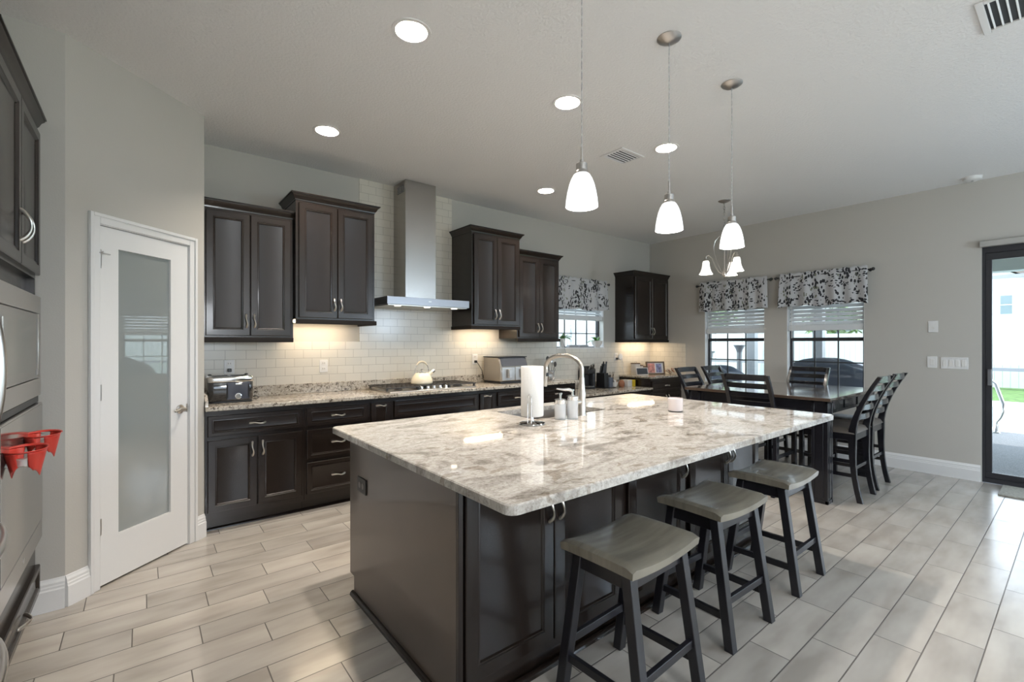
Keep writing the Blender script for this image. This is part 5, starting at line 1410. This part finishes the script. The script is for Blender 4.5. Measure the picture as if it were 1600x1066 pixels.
# white vinyl fence
def fence(p, q, label, h=1.75):
    p, q = V(*p, 0), V(*q, 0); t = thing('vinyl_fence', label, 'fence', (p + q) / 2 + V(0, 0, -.08)); d = (q - p); Ln = d.length; n = max(1, round(Ln / 2.0)); d.normalize(); nn = V(-d.y, d.x, 0)
    pm_ = MB()
    for k in range(n):
        a, b = p + d * (Ln * k / n), p + d * (Ln * (k + 1) / n)
        m_ = 11
        for j in range(m_):
            u0, u1 = a + (b - a) * (j / m_), a + (b - a) * ((j + .94) / m_)
            pm_.prism([(u0.x, u0.y), (u1.x, u1.y), ((u1 + nn * .03).x, (u1 + nn * .03).y), ((u0 + nn * .03).x, (u0 + nn * .03).y)], lambda x, y: V(x, y, -.05), lambda x, y: V(x, y, h))
    pm_.build('panels', 'vinyl', t)
    for k in range(n + 1):
        c = p + d * (Ln * k / n) + nn * .015
        MB().box(c.x - .065, c.x + .065, c.y - .065, c.y + .065, -.08, h + .10).lathe([(0, .06), (.05, .03), (.10, 0), (0, 0)], (c.x, c.y, h + .10), 4).build('post', 'vinyl', t)
fence((15.0, 8.9), (21.5, 8.9), 'white vinyl fence at the far side of the yard, left part')
fence((21.5, 8.6), (21.5, -7.0), 'white vinyl fence facing the dining windows')
fence((-2, 8.2), (14.9, 8.2), 'white vinyl fence behind the kitchen window')
# neighbouring house
t = thing('neighbour_house', 'white two-storey house beyond the pool with one window', 'house', (55, 6, 0))
MB().prism([(1.2, -.1), (1.2, 5.15), (8.5, 9.75), (16, 5.0), (16, -.1)], lambda u, v: V(50, u, v), lambda u, v: V(62, u, v)).build('walls', 'stucco', t)
MB().prism([(.3, 4.72), (8.5, 9.88), (17, 4.5), (17, 4.8), (8.5, 10.25), (.3, 5.09)], lambda u, v: V(49.4, u, v), lambda u, v: V(62.6, u, v)).build('roof', 'roof_tile', t)
wf = MB().box(49.94, 50.0, 3.34, 4.12, 3.42, 5.00).build('window_frame', 'trim', t)
MB().box(49.92, 49.945, 3.43, 4.03, 3.52, 4.90).build('pane', P('far_pane', (.20, .26, .28), .1), wf)
MB().box(49.90, 49.922, 3.43, 4.03, 4.18, 4.24).build('meeting_rail', 'trim', wf)
t = thing('neighbour_house', 'pale house seen through the small kitchen window', 'house', (8, 14, 0))
MB().box(2, 17, 11.5, 20, -.1, 5.0).build('walls', 'stucco', t); MB().prism([(11.2, 5.0), (15.5, 7.5), (20.3, 5.0)], lambda u, v: V(1.6, u, v), lambda u, v: V(17.4, u, v)).build('roof', 'roof_tile', t)
t = thing('neighbour_house', 'pale house behind the white fence of the dining windows', 'house', (28, 9, 0))
MB().box(25.5, 34, 3.2, 14, -.1, 5.4).build('walls', 'stucco', t)
for y in (4.2, 6.8, 9.4): MB().box(25.44, 25.5, y, y + 1.0, 1.7, 2.9).build('window', P('house_glass', (.22, .28, .32), .1), t)
# trees beyond the fence
def tree(x, y, h, r, label, seed):
    random.seed(seed); t = thing('garden_tree', label, 'tree', (x, y, -.08), 'trees beyond the fences')
    MB().cyl((x, y, -.08), (x, y, h * .6), .12, .07, 10).build('trunk', 'bark', t)
    mb = MB()
    for k in range(340):
        a, b = random.uniform(0, 2 * PI), math.acos(random.uniform(-1, 1)); rr = r * random.uniform(.55, 1)
        c = V(x + rr * math.sin(b) * math.cos(a), y + rr * math.sin(b) * math.sin(a), h * .72 + rr * .8 * math.cos(b))
        leaf_mesh(mb, c, (random.uniform(-1, 1), random.uniform(-1, 1), random.uniform(-.6, .6)), r * .28, r * .07)
    mb.build('crown', 'hedge', t, solid=0, recalc=False)
tree(19.5, 10.6, 3.4, 1.3, 'round green tree behind the fence, seen through the left dining window', 5)
tree(23.5, 7.0, 3.2, 1.1, 'green tree behind the fence, seen through the right dining window', 6)
tree(6.6, 9.6, 2.6, .9, 'leafy tree behind the fence of the kitchen window', 8)
def shrub(x, y, r, label, seed):
    random.seed(seed); mb = MB()
    for k in range(160):
        a, b = random.uniform(0, 2 * PI), math.acos(random.uniform(0, 1)); rr = r * random.uniform(.4, 1)
        leaf_mesh(mb, (x + rr * math.sin(b) * math.cos(a), y + rr * math.sin(b) * math.sin(a), -.05 + rr * 1.4 * math.cos(b)), (random.uniform(-1, 1), random.uniform(-1, 1), random.uniform(.1, .9)), r * .35, r * .09)
    tag(mb.build('garden_shrub', 'hedge', recalc=False), label, 'shrub')
shrub(6.0, 7.3, .75, 'bushy green shrub outside the small kitchen window', 4)
shrub(14.0, 7.6, .55, 'low green shrub on the patio edge outside the left dining window', 9)
# covered grills on the patio
def grill(x, y, l_, h, label):
    t = thing('covered_grill', label, 'covered grill', (x, y, -.03), 'covered grills on the patio')
    def f(u, v):
        a = u * 2 * PI; top = v
        sx = abs(math.cos(a)) ** .45 * math.copysign(1, math.cos(a)); sy = abs(math.sin(a)) ** .45 * math.copysign(1, math.sin(a))
        zz = h * min(1, v * 1.35); k = 1 if v < .60 else math.cos((v - .60) / .40 * PI / 2) ** .55
        if v > .6: zz = h * (.81 + .19 * math.sin((v - .6) / .4 * PI / 2))
        wob = 1 + .03 * math.sin(9 * a + 4 * v) * (1 - v)
        hump = 0.0 if v < .5 else -.16 * h * max(0, (abs(sy) - .45)) * 1.2
        return V(x + .30 * sx * k * wob, y + l_ / 2 * sy * k * wob, -.028 + zz + hump)
    MB().grid(f, 64, 20).build('cover', 'cover', t, smooth=True, angle=2)
    MB().box(x - .2, x + .2, y - l_ / 2 + .1, y + l_ / 2 - .1, -.03, .10).build('cart', 'black', t)
grill(7.55, 2.33, 1.45, 1.20, 'large blue-grey covered grill outside the right dining window')
grill(7.9, 4.05, .95, 1.02, 'smaller blue-grey covered grill outside the left dining window')
t = thing('tiki_torch', 'slim grey post with a flared bowl outside the left dining window', 'garden torch', (9.0, 4.20, -.03))
MB().cyl((9.0, 4.20, -.03), (9.0, 4.20, 1.20), .05, .045, 12).build('pole', 'grey_metal', t, smooth=True)
MB().lathe([(0, 0), (.05, 0), (.06, .05), (.11, .14), (.09, .14), (0, .05)], (9.0, 4.20, 1.20), 18).build('bowl', 'grey_metal', t, smooth=True)
MB().bar((9.0, 3.98, 1.05), (9.0, 4.42, 1.05), .03, .03).build('crossbar', 'grey_metal', t)
t = thing('patio_chair', 'grey slatted patio chair outside the left dining window', 'patio chair', (8.6, 4.9, -.03))
for k in range(6): MB().bar((8.6 + .0, 4.66 + k * .09, .42), (8.85, 4.66 + k * .09, 1.20), .02, .05).build('back_slat', 'grey_metal', t)
MB().bar((8.85, 4.62, 1.20), (8.85, 5.16, 1.20), .04, .04).build('top_rail', 'grey_metal', t)
MB().box(8.15, 8.62, 4.62, 5.16, .38, .42).build('seat', 'cover', t)
for a, b in ((8.18, 4.65), (8.58, 4.65), (8.18, 5.13), (8.58, 5.13)): MB().box(a - .02, a + .02, b - .02, b + .02, -.03, .38).build('leg', 'grey_metal', t)
